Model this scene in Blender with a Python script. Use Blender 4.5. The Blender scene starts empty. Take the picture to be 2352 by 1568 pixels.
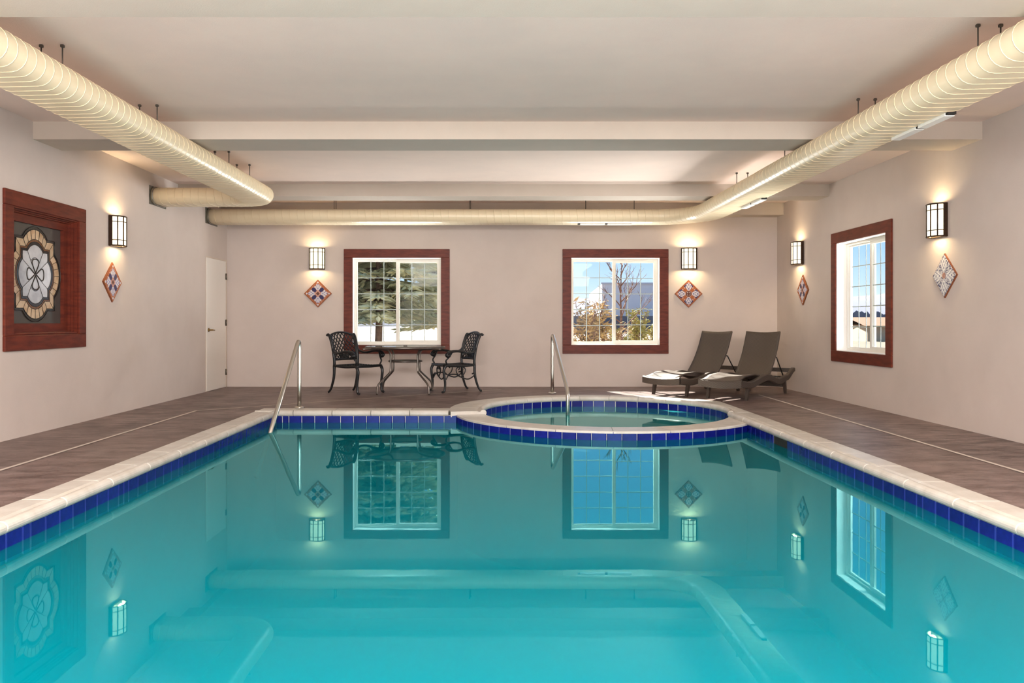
import bpy, math, random
from mathutils import Vector, Matrix
from mathutils.geometry import tessellate_polygon
random.seed(7)
PI = math.pi
sc = bpy.context.scene
COL = sc.collection

# ------------------------------------------------------------------ camera
F, VX, VY, CAMZ = 1890.0, 1136.0, 738.0, 1.07
cam_d = bpy.data.cameras.new('camera')
cam = bpy.data.objects.new('camera', cam_d); COL.objects.link(cam)
cam.location = (0, 0, CAMZ); cam.rotation_euler = (PI/2, 0, 0)
cam_d.sensor_fit = 'HORIZONTAL'; cam_d.sensor_width = 36.0
cam_d.lens = F/2352*36
cam_d.shift_x = (1176-VX)/2352
cam_d.shift_y = (VY-784)/2352
cam_d.clip_end = 3000
sc.camera = cam

# ------------------------------------------------------------------ sky, sun, lights, exposure
world = bpy.data.worlds.new('sky'); sc.world = world; world.use_nodes = True
wn, wl = world.node_tree.nodes, world.node_tree.links
tc = wn.new('ShaderNodeTexCoord'); sp = wn.new('ShaderNodeSeparateXYZ'); rp = wn.new('ShaderNodeValToRGB')
wl.new(tc.outputs['Generated'], sp.inputs[0]); wl.new(sp.outputs['Z'], rp.inputs[0])
els = rp.color_ramp.elements
els[0].position = 0.0; els[0].color = (0.86, 0.93, 1.0, 1)
els[1].position = 0.6; els[1].color = (0.22, 0.42, 0.8, 1)
e = els.new(0.045); e.color = (0.55, 0.74, 0.98, 1)
e = els.new(0.10); e.color = (0.32, 0.56, 0.92, 1)
wl.new(rp.outputs[0], wn['Background'].inputs[0]); wn['Background'].inputs[1].default_value = 0.85
sun_d = bpy.data.lights.new('sun', 'SUN'); sun_d.energy = 21.0; sun_d.angle = 0.01; sun_d.color = (1, 0.93, 0.82)
sun = bpy.data.objects.new('sun', sun_d); COL.objects.link(sun)
to_sun = Vector((-0.33*0.82, 0.94*0.82, 0.574))
sun.rotation_euler = (-to_sun).to_track_quat('-Z', 'Y').to_euler()
def area(name, loc, target, sx, sy, watts, col):
    d = bpy.data.lights.new(name, 'AREA'); d.shape = 'RECTANGLE'; d.size = sx; d.size_y = sy; d.energy = watts; d.color = col
    o = bpy.data.objects.new(name, d); COL.objects.link(o); o.location = loc
    o.rotation_euler = (Vector(target)-Vector(loc)).to_track_quat('-Z', 'Y').to_euler(); return o
area('added_snow_fill_left', (-1.6, 15.2, 0.0), (-1.6, 13.3, 1.35), 2.6, 1.3, 350, (1.0, 0.98, 0.95))  # added unseen fill outside, standing in for sunlit snow bouncing onto the ceiling
area('added_snow_fill_sky', (2.0, 15.2, 0.0), (2.0, 13.3, 1.35), 2.6, 1.3, 350, (1.0, 0.98, 0.95))  # second added fill beyond the glass, imitates light thrown up by snow
area('added_snow_fill_right', (6.6, 10.4, 0.1), (4.5, 10.4, 1.3), 1.5, 3.2, 900, (1.0, 0.98, 0.96))  # added fill below the right window, lifts far ceiling and left wall
area('added_rear_fill', (0.2, -3.6, 1.3), (0.2, 5, 2.2), 7.4, 1.8, 240, (1.0, 0.97, 0.94))  # unseen fill added behind the camera; the wall there has no window
area('added_floor_fill', (0.15, 0.75, 0.04), (0.15, 0.76, 2.97), 7.2, 1.3, 340, (1.0, 0.965, 0.94))  # added upward fill on the floor, out of view, brightens the ceiling
area('added_overhead_fill', (0.2, 0.2, 2.9), (0.2, 2.0, 0), 6.0, 2.4, 1050, (1.0, 0.965, 0.93))  # invented overhead fill out of view; no fixture is modelled here
sc.view_settings.view_transform = 'Standard'; sc.view_settings.look = 'None'
sc.view_settings.gamma = 1.0; sc.view_settings.use_curve_mapping = False
sc.view_settings.exposure = 0.56
sc.cycles.max_bounces = 6; sc.cycles.glossy_bounces = 3; sc.cycles.transparent_max_bounces = 8; sc.cycles.caustics_reflective = False; sc.cycles.caustics_refractive = False

# ------------------------------------------------------------------ shader helpers
def lin(r, g, b):
    f = lambda c: c/12.92 if c <= 0.04045 else ((c+0.055)/1.055)**2.4
    return (f(r/255), f(g/255), f(b/255), 1)
class X:                                  # a node socket with arithmetic
    def __init__(s, nt, k): s.nt, s.k = nt, k
    def op(s, o, fn, third=None):
        n = s.nt.nodes.new('ShaderNodeMath'); n.operation = fn
        for i, v in enumerate((s, o, third)):
            if v is None: continue
            if isinstance(v, X): s.nt.links.new(v.k, n.inputs[i])
            else: n.inputs[i].default_value = v
        return X(s.nt, n.outputs[0])
    def __add__(s, o): return s.op(o, 'ADD')
    def __sub__(s, o): return s.op(o, 'SUBTRACT')
    def __mul__(s, o): return s.op(o, 'MULTIPLY')
    def __truediv__(s, o): return s.op(o, 'DIVIDE')
    def __lt__(s, o): return s.op(o, 'LESS_THAN')
    def __gt__(s, o): return s.op(o, 'GREATER_THAN')
    def abs(s): return s.op(None, 'ABSOLUTE')
    def min(s, o): return s.op(o, 'MINIMUM')
    def max(s, o): return s.op(o, 'MAXIMUM')
    def sin(s): return s.op(None, 'SINE')
def newmat(name):
    m = bpy.data.materials.new(name); m.use_nodes = True
    return m, m.node_tree, m.node_tree.nodes['Principled BSDF']
def mixcol(nt, fac, a, b):
    n = nt.nodes.new('ShaderNodeMix'); n.data_type = 'RGBA'
    for sock, v in ((n.inputs[0], fac), (n.inputs[6], a), (n.inputs[7], b)):
        if isinstance(v, X): nt.links.new(v.k, sock)
        elif hasattr(v, 'is_output'): nt.links.new(v, sock)
        else: sock.default_value = v
    return n.outputs[2]
def noise(nt, scale, detail=3, rough=0.5, stretch=None, coord='Object', dist=0.0):
    t = nt.nodes.new('ShaderNodeTexCoord'); n = nt.nodes.new('ShaderNodeTexNoise')
    n.inputs['Scale'].default_value = scale; n.inputs['Detail'].default_value = detail
    n.inputs['Roughness'].default_value = rough; n.inputs['Distortion'].default_value = dist
    if stretch:
        mp = nt.nodes.new('ShaderNodeMapping'); mp.inputs['Scale'].default_value = stretch
        nt.links.new(t.outputs[coord], mp.inputs[0]); nt.links.new(mp.outputs[0], n.inputs['Vector'])
    else: nt.links.new(t.outputs[coord], n.inputs['Vector'])
    return X(nt, n.outputs['Fac'])
def bump(nt, b, h, strength, dist=0.01):
    n = nt.nodes.new('ShaderNodeBump'); n.inputs['Strength'].default_value = strength; n.inputs['Distance'].default_value = dist
    nt.links.new(h.k, n.inputs['Height']); nt.links.new(n.outputs[0], b.inputs['Normal']); return n
def ramp(nt, f, a, b):
    n = nt.nodes.new('ShaderNodeMapRange'); n.inputs[1].default_value = a; n.inputs[2].default_value = b
    nt.links.new(f.k, n.inputs[0]); return X(nt, n.outputs[0])
def pmat(name, c1, c2=None, rough=0.6, metal=0.0, nscale=4, stretch=None, bscale=None, bstr=0.2, spec=0.5, lo=0.35, hi=0.65, rnd=0.0, bdist=0.01):
    m, nt, b = newmat(name)
    b.inputs['Roughness'].default_value = rough; b.inputs['Metallic'].default_value = metal
    b.inputs['Specular IOR Level'].default_value = spec
    b.inputs['Base Color'].default_value = c1
    out = None
    if c2:
        out = mixcol(nt, ramp(nt, noise(nt, nscale, 5, 0.6, stretch), lo, hi), c1, c2)
    if rnd:
        oi = nt.nodes.new('ShaderNodeObjectInfo'); hs = nt.nodes.new('ShaderNodeHueSaturation')
        v = X(nt, oi.outputs['Random'])*rnd + (1-rnd/2)
        nt.links.new(v.k, hs.inputs['Value'])
        if out: nt.links.new(out, hs.inputs['Color'])
        else: hs.inputs['Color'].default_value = c1
        out = hs.outputs[0]
    if out: nt.links.new(out, b.inputs['Base Color'])
    if bscale: bump(nt, b, noise(nt, bscale, 4, 0.6), bstr, bdist)
    return m

M = {}
M['wall'] = pmat('wall_plaster', lin(208, 196, 189), lin(201, 189, 182), 0.9, nscale=1.2, bscale=90, bstr=0.25, spec=0.2, bdist=0.004)
M['ceiling'] = pmat('ceiling_plaster', lin(234, 214, 202), lin(228, 209, 198), 0.95, nscale=1.5, bscale=120, bstr=0.35, spec=0.1, bdist=0.005)
M['beam'] = pmat('beam_plaster', lin(196, 184, 172), lin(190, 178, 166), 0.9, nscale=1.5, bscale=110, bstr=0.25, spec=0.15, bdist=0.004)
M['wood'] = pmat('mahogany', lin(112, 48, 32), lin(84, 32, 22), 0.45, nscale=5, stretch=(1, 1, 5), bscale=50, bstr=0.05, spec=0.25)
M['vinyl'] = pmat('white_vinyl', lin(228, 224, 214), rough=0.45)
M['jamb'] = pmat('white_jamb_paint', lin(240, 236, 230), rough=0.6)
M['muntin'] = pmat('grey_muntin', lin(176, 184, 182), rough=0.4)
M['door'] = pmat('white_door_paint', lin(232, 226, 220), rough=0.45)
M['doorframe'] = pmat('door_frame_paint', lin(205, 190, 176), rough=0.6)
M['brass'] = pmat('aged_brass', lin(150, 120, 70), rough=0.35, metal=1.0)
M['hinge'] = pmat('dull_hinge_metal', lin(120, 110, 98), rough=0.4, metal=0.9)
M['duct'] = pmat('cream_painted_duct', lin(232, 216, 184), rough=0.32, spec=0.5)
M['seam'] = pmat('duct_seam_paint', lin(222, 204, 170), rough=0.4)
M['collar'] = pmat('galvanised_collar', lin(150, 146, 138), lin(110, 106, 100), 0.4, 0.8, 12)
M['register'] = pmat('white_register', lin(240, 240, 236), rough=0.4)
M['dark'] = pmat('dark_gap', lin(24, 22, 20), rough=0.8)
M['rod'] = pmat('hanger_rod_steel', lin(92, 86, 80), rough=0.5, metal=0.6)
M['steel'] = pmat('brushed_stainless', lin(205, 200, 192), rough=0.32, metal=1.0)
M['cast'] = pmat('black_cast_aluminium', lin(38, 38, 40), lin(28, 28, 30), 0.3, 0.35, 30, bscale=150, bstr=0.08)
M['tablemetal'] = pmat('dark_bronze_table_tube', lin(112, 103, 97), rough=0.3, metal=0.8)
M['bronze'] = pmat('sconce_bronze', lin(62, 42, 28), lin(46, 30, 20), 0.45, 0.6, 30)
M['coping'] = pmat('pale_cast_stone', lin(212, 208, 201), lin(186, 179, 169), 0.3, nscale=6, bscale=40, bstr=0.12, rnd=0.08, lo=0.3, hi=0.75)
M['grout'] = pmat('white_grout', lin(206, 208, 206), rough=0.8)
M['basin'] = pmat('aqua_pool_plaster', lin(170, 232, 240), lin(150, 224, 236), 0.8, nscale=1.5)
M['tile'] = pmat('cobalt_glazed_tile', lin(13, 18, 104), lin(20, 28, 128), 0.25, nscale=14, spec=0.3, rnd=0.35)
M['strip'] = pmat('pale_joint_strip', lin(206, 194, 184), rough=0.6)

def deck_mat():
    m, nt, b = newmat('stamped_concrete')
    n1 = noise(nt, 1.6, 6, 0.65, (1, 1, 1)); n2 = noise(nt, 6, 6, 0.7, (0.6, 1.4, 1)); n3 = noise(nt, 0.5, 3)
    c = mixcol(nt, ramp(nt, n1*0.35+n2*0.65, 0.41, 0.60), lin(66, 48, 45), lin(136, 117, 114))
    c = mixcol(nt, ramp(nt, n3, 0.4, 0.7)*0.5, c, lin(118, 96, 90))
    v = nt.nodes.new('ShaderNodeTexVoronoi'); v.feature = 'DISTANCE_TO_EDGE'; v.inputs['Scale'].default_value = 2.1
    t = nt.nodes.new('ShaderNodeTexCoord'); ad = nt.nodes.new('ShaderNodeVectorMath'); ad.operation = 'ADD'
    nn = nt.nodes.new('ShaderNodeTexNoise'); nn.inputs['Scale'].default_value = 3.0; nt.links.new(t.outputs['Object'], nn.inputs['Vector'])
    nt.links.new(t.outputs['Object'], ad.inputs[0]); nt.links.new(nn.outputs['Color'], ad.inputs[1]); nt.links.new(ad.outputs[0], v.inputs['Vector'])
    crack = X(nt, v.outputs['Distance']) < 0.008
    c = mixcol(nt, crack*0.35, c, lin(86, 62, 54))
    nt.links.new(c, b.inputs['Base Color']); b.inputs['Roughness'].default_value = 0.42
    b.inputs['Specular IOR Level'].default_value = 0.4
    bump(nt, b, n2*0.6+noise(nt, 40, 3)*0.3-crack*0.3, 0.35, 0.012)
    return m
M['deck'] = deck_mat()

def water_mat(name, tint, refl, wave, veil, body):
    m = bpy.data.materials.new(name); m.use_nodes = True; nt = m.node_tree; nt.nodes.clear()
    out = nt.nodes.new('ShaderNodeOutputMaterial'); mx = nt.nodes.new('ShaderNodeMixShader')
    tr = nt.nodes.new('ShaderNodeBsdfTransparent'); tr.inputs[0].default_value = tint
    gl = nt.nodes.new('ShaderNodeBsdfGlossy'); gl.inputs['Color'].default_value = refl; gl.inputs['Roughness'].default_value = 0.015
    fr = nt.nodes.new('ShaderNodeFresnel'); fr.inputs['IOR'].default_value = 1.33
    bp = nt.nodes.new('ShaderNodeBump'); bp.inputs['Strength'].default_value = wave; bp.inputs['Distance'].default_value = 0.01
    h = noise(nt, 3.0, 2, 0.5, (1, 0.6, 1))*0.7 + noise(nt, 11, 2, 0.5)*0.15
    nt.links.new(h.k, bp.inputs['Height'])
    nt.links.new(bp.outputs[0], fr.inputs['Normal']); nt.links.new(bp.outputs[0], gl.inputs['Normal'])
    nt.links.new(fr.outputs[0], mx.inputs[0]); m2 = nt.nodes.new('ShaderNodeMixShader'); m2.inputs[0].default_value = veil
    df = nt.nodes.new('ShaderNodeBsdfDiffuse'); df.inputs[0].default_value = body       # suspended scattering in the water
    nt.links.new(tr.outputs[0], m2.inputs[1]); nt.links.new(df.outputs[0], m2.inputs[2])
    nt.links.new(m2.outputs[0], mx.inputs[1]); nt.links.new(gl.outputs[0], mx.inputs[2])
    nt.links.new(mx.outputs[0], out.inputs[0]); return m
M['water'] = water_mat('turquoise_water', (0.10, 0.90, 0.97, 1), (0.40, 0.95, 1.0, 1), 0.02, 0.5, (0.0, 0.205, 0.265, 1))
M['spawater'] = water_mat('spa_water', (0.36, 0.90, 0.92, 1), (0.65, 1.0, 1.0, 1), 0.05, 0.35, (0.05, 0.50, 0.54, 1))

def pane_mat(name, refl, tint=(1, 1, 1, 1)):
    m = bpy.data.materials.new(name); m.use_nodes = True; nt = m.node_tree; nt.nodes.clear()
    out = nt.nodes.new('ShaderNodeOutputMaterial'); mx = nt.nodes.new('ShaderNodeMixShader')
    tr = nt.nodes.new('ShaderNodeBsdfTransparent'); tr.inputs[0].default_value = tint
    gl = nt.nodes.new('ShaderNodeBsdfGlossy'); gl.inputs['Roughness'].default_value = 0.01
    mx.inputs[0].default_value = refl
    nt.links.new(tr.outputs[0], mx.inputs[1]); nt.links.new(gl.outputs[0], mx.inputs[2]); nt.links.new(mx.outputs[0], out.inputs[0]); return m
M['pane'] = pane_mat('window_glass', 0.004, (0.97, 0.985, 0.98, 1))
def tableglass():
    m = pane_mat('mottled_table_glass', 0.5, (0.66, 0.68, 0.67, 1)); return m
M['tableglass'] = tableglass()

def emat(name, col, strength):
    m, nt, b = newmat(name)
    b.inputs['Base Color'].default_value = col; b.inputs['Emission Color'].default_value = col; b.inputs['Emission Strength'].default_value = strength
    return m
M['shade'] = emat('glowing_sconce_glass', (1.0, 0.86, 0.60, 1), 1.15)

def wicker_mat():
    m, nt, b = newmat('brown_wicker')
    t = nt.nodes.new('ShaderNodeTexCoord'); s = nt.nodes.new('ShaderNodeSeparateXYZ'); nt.links.new(t.outputs['Object'], s.inputs[0])
    x, y, z = (X(nt, s.outputs[i]) for i in range(3))
    a = (x+z)*260.0; c = y*300.0
    w = a.sin()*c.sin()
    w2 = ramp(nt, w, -0.8, 0.8)
    nt.links.new(mixcol(nt, w2, lin(36, 30, 27), lin(94, 81, 72)), b.inputs['Base Color'])
    b.inputs['Roughness'].default_value = 0.45
    bump(nt, b, w2, 0.5, 0.004); return m
M['wicker'] = wicker_mat()
M['loungeleg'] = pmat('dark_brown_leg', lin(60, 50, 44), rough=0.4)
M['loungemetal'] = pmat('black_steel_strut', lin(26, 25, 25), rough=0.4, metal=0.4)

def plaque_mat(name, kind):
    m, nt, b = newmat(name)
    t = nt.nodes.new('ShaderNodeTexCoord'); s = nt.nodes.new('ShaderNodeSeparateXYZ'); nt.links.new(t.outputs['Object'], s.inputs[0])
    x = X(nt, s.outputs[0])/0.229; z = X(nt, s.outputs[2])/0.229
    ax, az = x.abs(), z.abs(); a, bb = ax.max(az), ax.min(az); sm = ax+az
    white, navy, orange, brown, pink = lin(196, 192, 198), lin(28, 22, 78), lin(150, 80, 34), lin(88, 46, 32), lin(182, 138, 126)
    def ell(ca, cb, ra, rb):
        p, q = (a-ca)/ra, (bb-cb)/rb
        return (p*p+q*q) < 1.0
    stripes = ((a*22.0+bb*bb*90.0).sin()*(bb*60.0).sin()) > 0.25
    if kind == 'star':
        c = mixcol(nt, (noise(nt, 60, 2)) > 0.56, orange, pink)
        c = mixcol(nt, ell(0.30, 0.30, 0.13, 0.13).max(ell(0.22, 0.2, 0.12, 0.1)), c, navy)
        c = mixcol(nt, ell(0.45, 0.0, 0.24, 0.17), c, mixcol(nt, stripes, white, lin(120, 112, 160)))
        c = mixcol(nt, ell(0.47, 0.2, 0.07, 0.06), c, white)
        c = mixcol(nt, ell(0.80, 0.0, 0.06, 0.07), c, white)
        c = mixcol(nt, sm < 0.26, c, pink); c = mixcol(nt, sm < 0.14, c, brown)
    elif kind == 'flower':
        c = mixcol(nt, (a-bb) < 0.2, navy, orange)
        c = mixcol(nt, ell(0.50, 0.0, 0.26, 0.22), c, mixcol(nt, stripes, white, lin(60, 56, 120)))
        c = mixcol(nt, ell(0.42, 0.30, 0.06, 0.05), c, pink)
        c = mixcol(nt, ell(0.80, 0.0, 0.07, 0.08), c, pink)
        r2 = x*x+z*z
        c = mixcol(nt, r2 < 0.058, c, pink); c = mixcol(nt, r2 < 0.045, c, brown)
        c = mixcol(nt, (r2 < 0.032)*(r2 > 0.012)*((a*30.0).sin() > -0.2), c, white)
    else:
        n = noise(nt, 70, 2)
        c = mixcol(nt, n > 0.52, lin(206, 204, 208), lin(84, 84, 112))
        c = mixcol(nt, ell(0.5, 0.0, 0.3, 0.24), c, mixcol(nt, stripes, lin(222, 222, 222), lin(130, 128, 152)))
        c = mixcol(nt, (x*x+z*z) < 0.02, c, pink)
    if kind != 'four':
        c = mixcol(nt, sm > 0.88, c, orange)
    nt.links.new(c, b.inputs['Base Color']); b.inputs['Roughness'].default_value = 0.25
    return m
M['plaque_star'] = plaque_mat('painted_tile_star', 'star')
M['plaque_flower'] = plaque_mat('painted_tile_flower', 'flower')
M['plaque_four'] = plaque_mat('painted_tile_four', 'four')
M['terracotta'] = pmat('terracotta_edge', lin(140, 78, 42), lin(104, 54, 32), 0.5, nscale=20)
M['darkglass'] = pmat('dark_grey_glass', lin(74, 70, 67), lin(66, 62, 59), 0.12, nscale=1.0)
M['blackglass'] = pmat('black_band_glass', lin(34, 30, 28), rough=0.12)
M['tanglass'] = pmat('marbled_tan_glass', lin(208, 182, 150), lin(176, 140, 104), 0.15, nscale=8, stretch=(1, 1, 1), rnd=0.25, lo=0.4, hi=0.7)
M['amberglass'] = pmat('amber_band_glass', lin(126, 82, 44), lin(98, 60, 34), 0.15, nscale=9)
M['silverglass'] = pmat('silver_textured_glass', lin(222, 222, 224), lin(176, 176, 180), 0.12, 0.1, nscale=3, bscale=25, bstr=0.2, rnd=0.25)
M['lead'] = pmat('lead_came', lin(70, 66, 62), rough=0.4, metal=0.7)
# outdoors
M['snow'] = pmat('snow_and_dry_grass', lin(140, 130, 116), lin(116, 98, 76), 0.95, nscale=0.25, lo=0.42, hi=0.62)
M['spruce'] = pmat('spruce_needles', lin(206, 200, 156), lin(140, 150, 120), 0.7, nscale=1.6)
M['bark'] = pmat('grey_brown_bark', lin(120, 98, 82), lin(84, 66, 56), 0.9, nscale=10)
M['twig'] = pmat('reddish_twig', lin(150, 110, 90), lin(110, 80, 66), 0.9, nscale=10)
M['gold'] = pmat('golden_dry_leaf', lin(196, 156, 90), lin(160, 128, 82), 0.8, nscale=3)
M['yellowpine'] = pmat('yellow_green_needle', lin(178, 164, 80), lin(140, 132, 72), 0.8, nscale=3)
M['bldg_w'] = pmat('pale_metal_cladding', lin(196, 194, 200), rough=0.8)
M['bldg_roof'] = pmat('pale_metal_roof', lin(176, 176, 184), rough=0.6)
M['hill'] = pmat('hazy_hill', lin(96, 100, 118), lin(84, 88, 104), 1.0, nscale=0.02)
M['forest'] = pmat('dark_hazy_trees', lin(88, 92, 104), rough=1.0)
M['tanbuild'] = pmat('tan_stucco', lin(196, 170, 140), rough=0.9)
M['rustroof'] = pmat('orange_roof', lin(120, 86, 60), rough=0.8)
M['carpaint'] = pmat('silver_car_paint', lin(150, 156, 168), rough=0.3, metal=0.4)
M['carglass'] = pmat('dark_car_glass', lin(40, 46, 54), rough=0.1)
M['tyre'] = pmat('black_tyre', lin(26, 26, 28), rough=0.9)
M['asphalt'] = pmat('grey_asphalt', lin(150, 150, 158), rough=0.9)
M['sand'] = pmat('tan_bare_ground', lin(100, 88, 72), lin(86, 75, 60), 0.95, nscale=0.3)

# ------------------------------------------------------------------ mesh helpers
class MB:
    def __init__(s): s.v, s.f, s.sm, s.mi = [], [], [], []
    def add(s, vs, fs, smooth=False, mi=0):
        o = len(s.v); s.v += [tuple(p) for p in vs]
        for f in fs: s.f.append([i+o for i in f]); s.sm.append(smooth); s.mi.append(mi)
    def box(s, x0, x1, y0, y1, z0, z1, mi=0):
        v = [(x, y, z) for z in (z0, z1) for y in (y0, y1) for x in (x0, x1)]
        s.add(v, [(0, 2, 3, 1), (4, 5, 7, 6), (0, 1, 5, 4), (2, 6, 7, 3), (0, 4, 6, 2), (1, 3, 7, 5)], False, mi)
    def bbox(s, x0, x1, y0, y1, z0, z1, b=0.004):          # box with chamfered vertical and top edges
        c = [(x0+b, y0), (x1-b, y0), (x1, y0+b), (x1, y1-b), (x1-b, y1), (x0+b, y1), (x0, y1-b), (x0, y0+b)]
        mx, my = (x0+x1)/2, (y0+y1)/2; kx = 1-2*b/abs(x1-x0); ky = 1-2*b/abs(y1-y0)
        inn = [(mx+(x-mx)*kx, my+(y-my)*ky) for x, y in c]
        rings = [(inn, z0), (c, z0+b), (c, z1-b), (inn, z1)]
        v = [(x, y, z) for r, z in rings for x, y in r]; f = []
        for k in range(3):
            for i in range(8):
                j = (i+1) % 8; f.append((k*8+i, k*8+j, k*8+8+j, k*8+8+i))
        f.append(tuple(range(7, -1, -1))); f.append(tuple(range(24, 32))); s.add(v, f)
    def tube(s, pts, r, n=8, closed=False, smooth=True, up=(0, 0, 1), asp=1.0):
        pts = [Vector(p) for p in pts]; m = len(pts)
        rs = r if isinstance(r, (list, tuple)) else [r]*m
        v = []; prev = None
        for i, p in enumerate(pts):
            if closed: t = pts[(i+1) % m]-pts[i-1]
            else: t = pts[min(i+1, m-1)]-pts[max(i-1, 0)]
            t.normalize()
            if prev is None:
                u = Vector(up)
                if abs(t.dot(u)) > 0.95: u = Vector((1, 0, 0)) if abs(t.x) < 0.9 else Vector((0, 1, 0))
                nrm = (u-t*u.dot(t)).normalized()
            else: nrm = (prev-t*prev.dot(t)).normalized()
            prev = nrm; bi = t.cross(nrm)
            for k in range(n):
                a = 2*PI*k/n; v.append(p+nrm*(math.cos(a)*rs[i])+bi*(math.sin(a)*rs[i]*asp))
        f = []
        for i in range(m if closed else m-1):
            for k in range(n):
                a, b_ = i*n+k, i*n+(k+1) % n; j = ((i+1) % m)*n
                f.append((a, b_, j+(k+1) % n, j+k))
        if not closed: f.append(tuple(range(n-1, -1, -1))); f.append(tuple(range((m-1)*n, m*n)))
        s.add(v, f, smooth)
    def prism(s, poly, fn, d0, d1, smooth=False, mi=0):       # poly 2D -> fn(u, v, d)
        n = len(poly); v = [fn(u, w, d0) for u, w in poly]+[fn(u, w, d1) for u, w in poly]
        f = [(i, (i+1) % n, n+(i+1) % n, n+i) for i in range(n)]
        tri = tessellate_polygon([[Vector((u, w, 0)) for u, w in poly]])
        s.add(v, f, smooth, mi); o = len(s.v)-2*n
        for t in tri:
            s.f.append([o+t[0], o+t[1], o+t[2]]); s.sm.append(False); s.mi.append(mi)
            s.f.append([o+n+t[2], o+n+t[1], o+n+t[0]]); s.sm.append(False); s.mi.append(mi)
    def sphere(s, c, r, n=8, sz=1.0):
        v = []; f = []
        for i in range(n//2+1):
            a = PI*i/(n//2)
            for k in range(n):
                b_ = 2*PI*k/n; v.append((c[0]+r*math.sin(a)*math.cos(b_), c[1]+r*math.sin(a)*math.sin(b_), c[2]+r*sz*math.cos(a)))
        for i in range(n//2):
            for k in range(n): f.append((i*n+k, i*n+(k+1) % n, (i+1)*n+(k+1) % n, (i+1)*n+k))
        s.add(v, f, True)
    def mesh(s, name):
        me = bpy.data.meshes.new(name); me.from_pydata(s.v, [], s.f); me.update()
        me.polygons.foreach_set('use_smooth', s.sm); me.polygons.foreach_set('material_index', s.mi); return me
    def build(s, name, mats, parent=None, fixn=True):
        me = s.mesh(name)
        if fixn:
            import bmesh
            bm = bmesh.new(); bm.from_mesh(me); bmesh.ops.recalc_face_normals(bm, faces=bm.faces); bm.to_mesh(me); bm.free()
        for m in (mats if isinstance(mats, (list, tuple)) else [mats]): me.materials.append(M[m] if isinstance(m, str) else m)
        return link(name, me, parent)
def link(name, me, parent=None, loc=None, rz=0):
    o = bpy.data.objects.new(name, me); COL.objects.link(o)
    if parent: o.parent = parent
    if loc: o.location = loc
    if rz: o.rotation_euler = (0, 0, rz)
    return o
def empty(name, loc=(0, 0, 0), rz=0):
    o = bpy.data.objects.new(name, None); COL.objects.link(o); o.location = loc; o.rotation_euler = (0, 0, rz); o.empty_display_size = 0.1; return o
def tag(o, label, cat=None, group=None, kind=None):
    o['label'] = label
    if cat: o['category'] = cat
    if group: o['group'] = group
    if kind: o['kind'] = kind
    return o
def struct(o, label):
    o['kind'] = 'structure'; o['label'] = label; return o
def copy_tree(o, parent=None):
    c = o.copy(); COL.objects.link(c); c.parent = parent
    for ch in list(o.children): copy_tree(ch, c)
    return c
def B(name, mat, parent, *a, bev=None):
    mb = MB()
    if bev: mb.bbox(*a, bev)
    else: mb.box(*a)
    return mb.build(name, mat, parent)
def catmull(ps, k=6):
    ps = [Vector(p) for p in ps]; out = []
    for i in range(len(ps)-1):
        p0, p1, p2, p3 = ps[max(i-1, 0)], ps[i], ps[i+1], ps[min(i+2, len(ps)-1)]
        for j in range(k):
            t = j/k; out.append(0.5*((2*p1)+(p2-p0)*t+(2*p0-5*p1+4*p2-p3)*t*t+(3*p1-p0-3*p2+p3)*t**3))
    out.append(ps[-1]); return out

# ------------------------------------------------------------------ room shell
XL, XR, YB, YF, ZC = -4.386, 4.636, 13.5, -4.0, 2.97
WT = 0.2
def cut_wall(name, us, zs, holes, fn, mat, label):
    mb = MB(); us = sorted(us); zs = sorted(zs)
    for i in range(len(us)-1):
        for j in range(len(zs)-1):
            u, z = (us[i]+us[i+1])/2, (zs[j]+zs[j+1])/2
            if any(h[0] < u < h[1] and h[2] < z < h[3] for h in holes): continue
            mb.box(*fn(us[i], us[i+1]), zs[j], zs[j+1])
    return struct(mb.build(name, mat), label)
TW = 0.143
W1 = (-2.471+TW, -0.736-TW, 0.541+TW, 2.256-TW)      # openings: u0 u1 z0 z1
W2 = (1.114+TW, 2.85-TW, 0.541+TW, 2.256-TW)
W3 = (9.576+TW, 11.29-TW, 0.532+TW, 2.267-TW)
W4 = (7.33+0.14, 8.79-0.14, 0.80+0.14, 2.262-0.14)
def wall_hole_lists(u0, u1, z0, z1, hs):
    return [u0, u1]+[h[0] for h in hs]+[h[1] for h in hs], [z0, z1]+[h[2] for h in hs]+[h[3] for h in hs]
us, zs = wall_hole_lists(XL-WT, XR+WT, -0.3, ZC+0.3, [W1, W2])
cut_wall('wall_back', us, zs, [W1, W2], lambda a, b: (a, b, YB, YB+WT), 'wall', 'beige plaster back wall with two windows above the deck')
us, zs = wall_hole_lists(YF, YB, -0.3, ZC+0.3, [W3])
cut_wall('wall_right', us, zs, [W3], lambda a, b: (XR, XR+WT, a, b), 'wall', 'beige plaster right wall with one sunny window')
us, zs = wall_hole_lists(YF, YB, -0.3, ZC+0.3, [W4])
cut_wall('wall_left', us, zs, [W4], lambda a, b: (XL-WT, XL, a, b), 'wall', 'beige plaster left wall with stained glass window')
struct(B('wall_front', 'wall', None, XL-WT, XR+WT, YF-WT, YF, -0.3, ZC+0.3), 'beige plaster wall behind the viewer')
struct(B('ceiling', 'ceiling', None, XL, XR, YF, YB, ZC, ZC+0.25), 'textured off-white plaster ceiling')
for i, (a, b, z0, lab) in enumerate(((4.3, 4.68, 2.80, 'nearest pale ceiling beam at the top of the view'), (7.82, 8.34, 2.80, 'wide pale ceiling beam across the middle of the room'),
                             (11.4, 11.82, 2.805, 'far pale ceiling beam just before the back duct'), (13.2, YB, 2.78, 'pale boxed beam along the top of the back wall'))):
    struct(B('trim_%d' % (i+1), 'beam', None, XL, XR, a, b, z0, ZC), lab)

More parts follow.
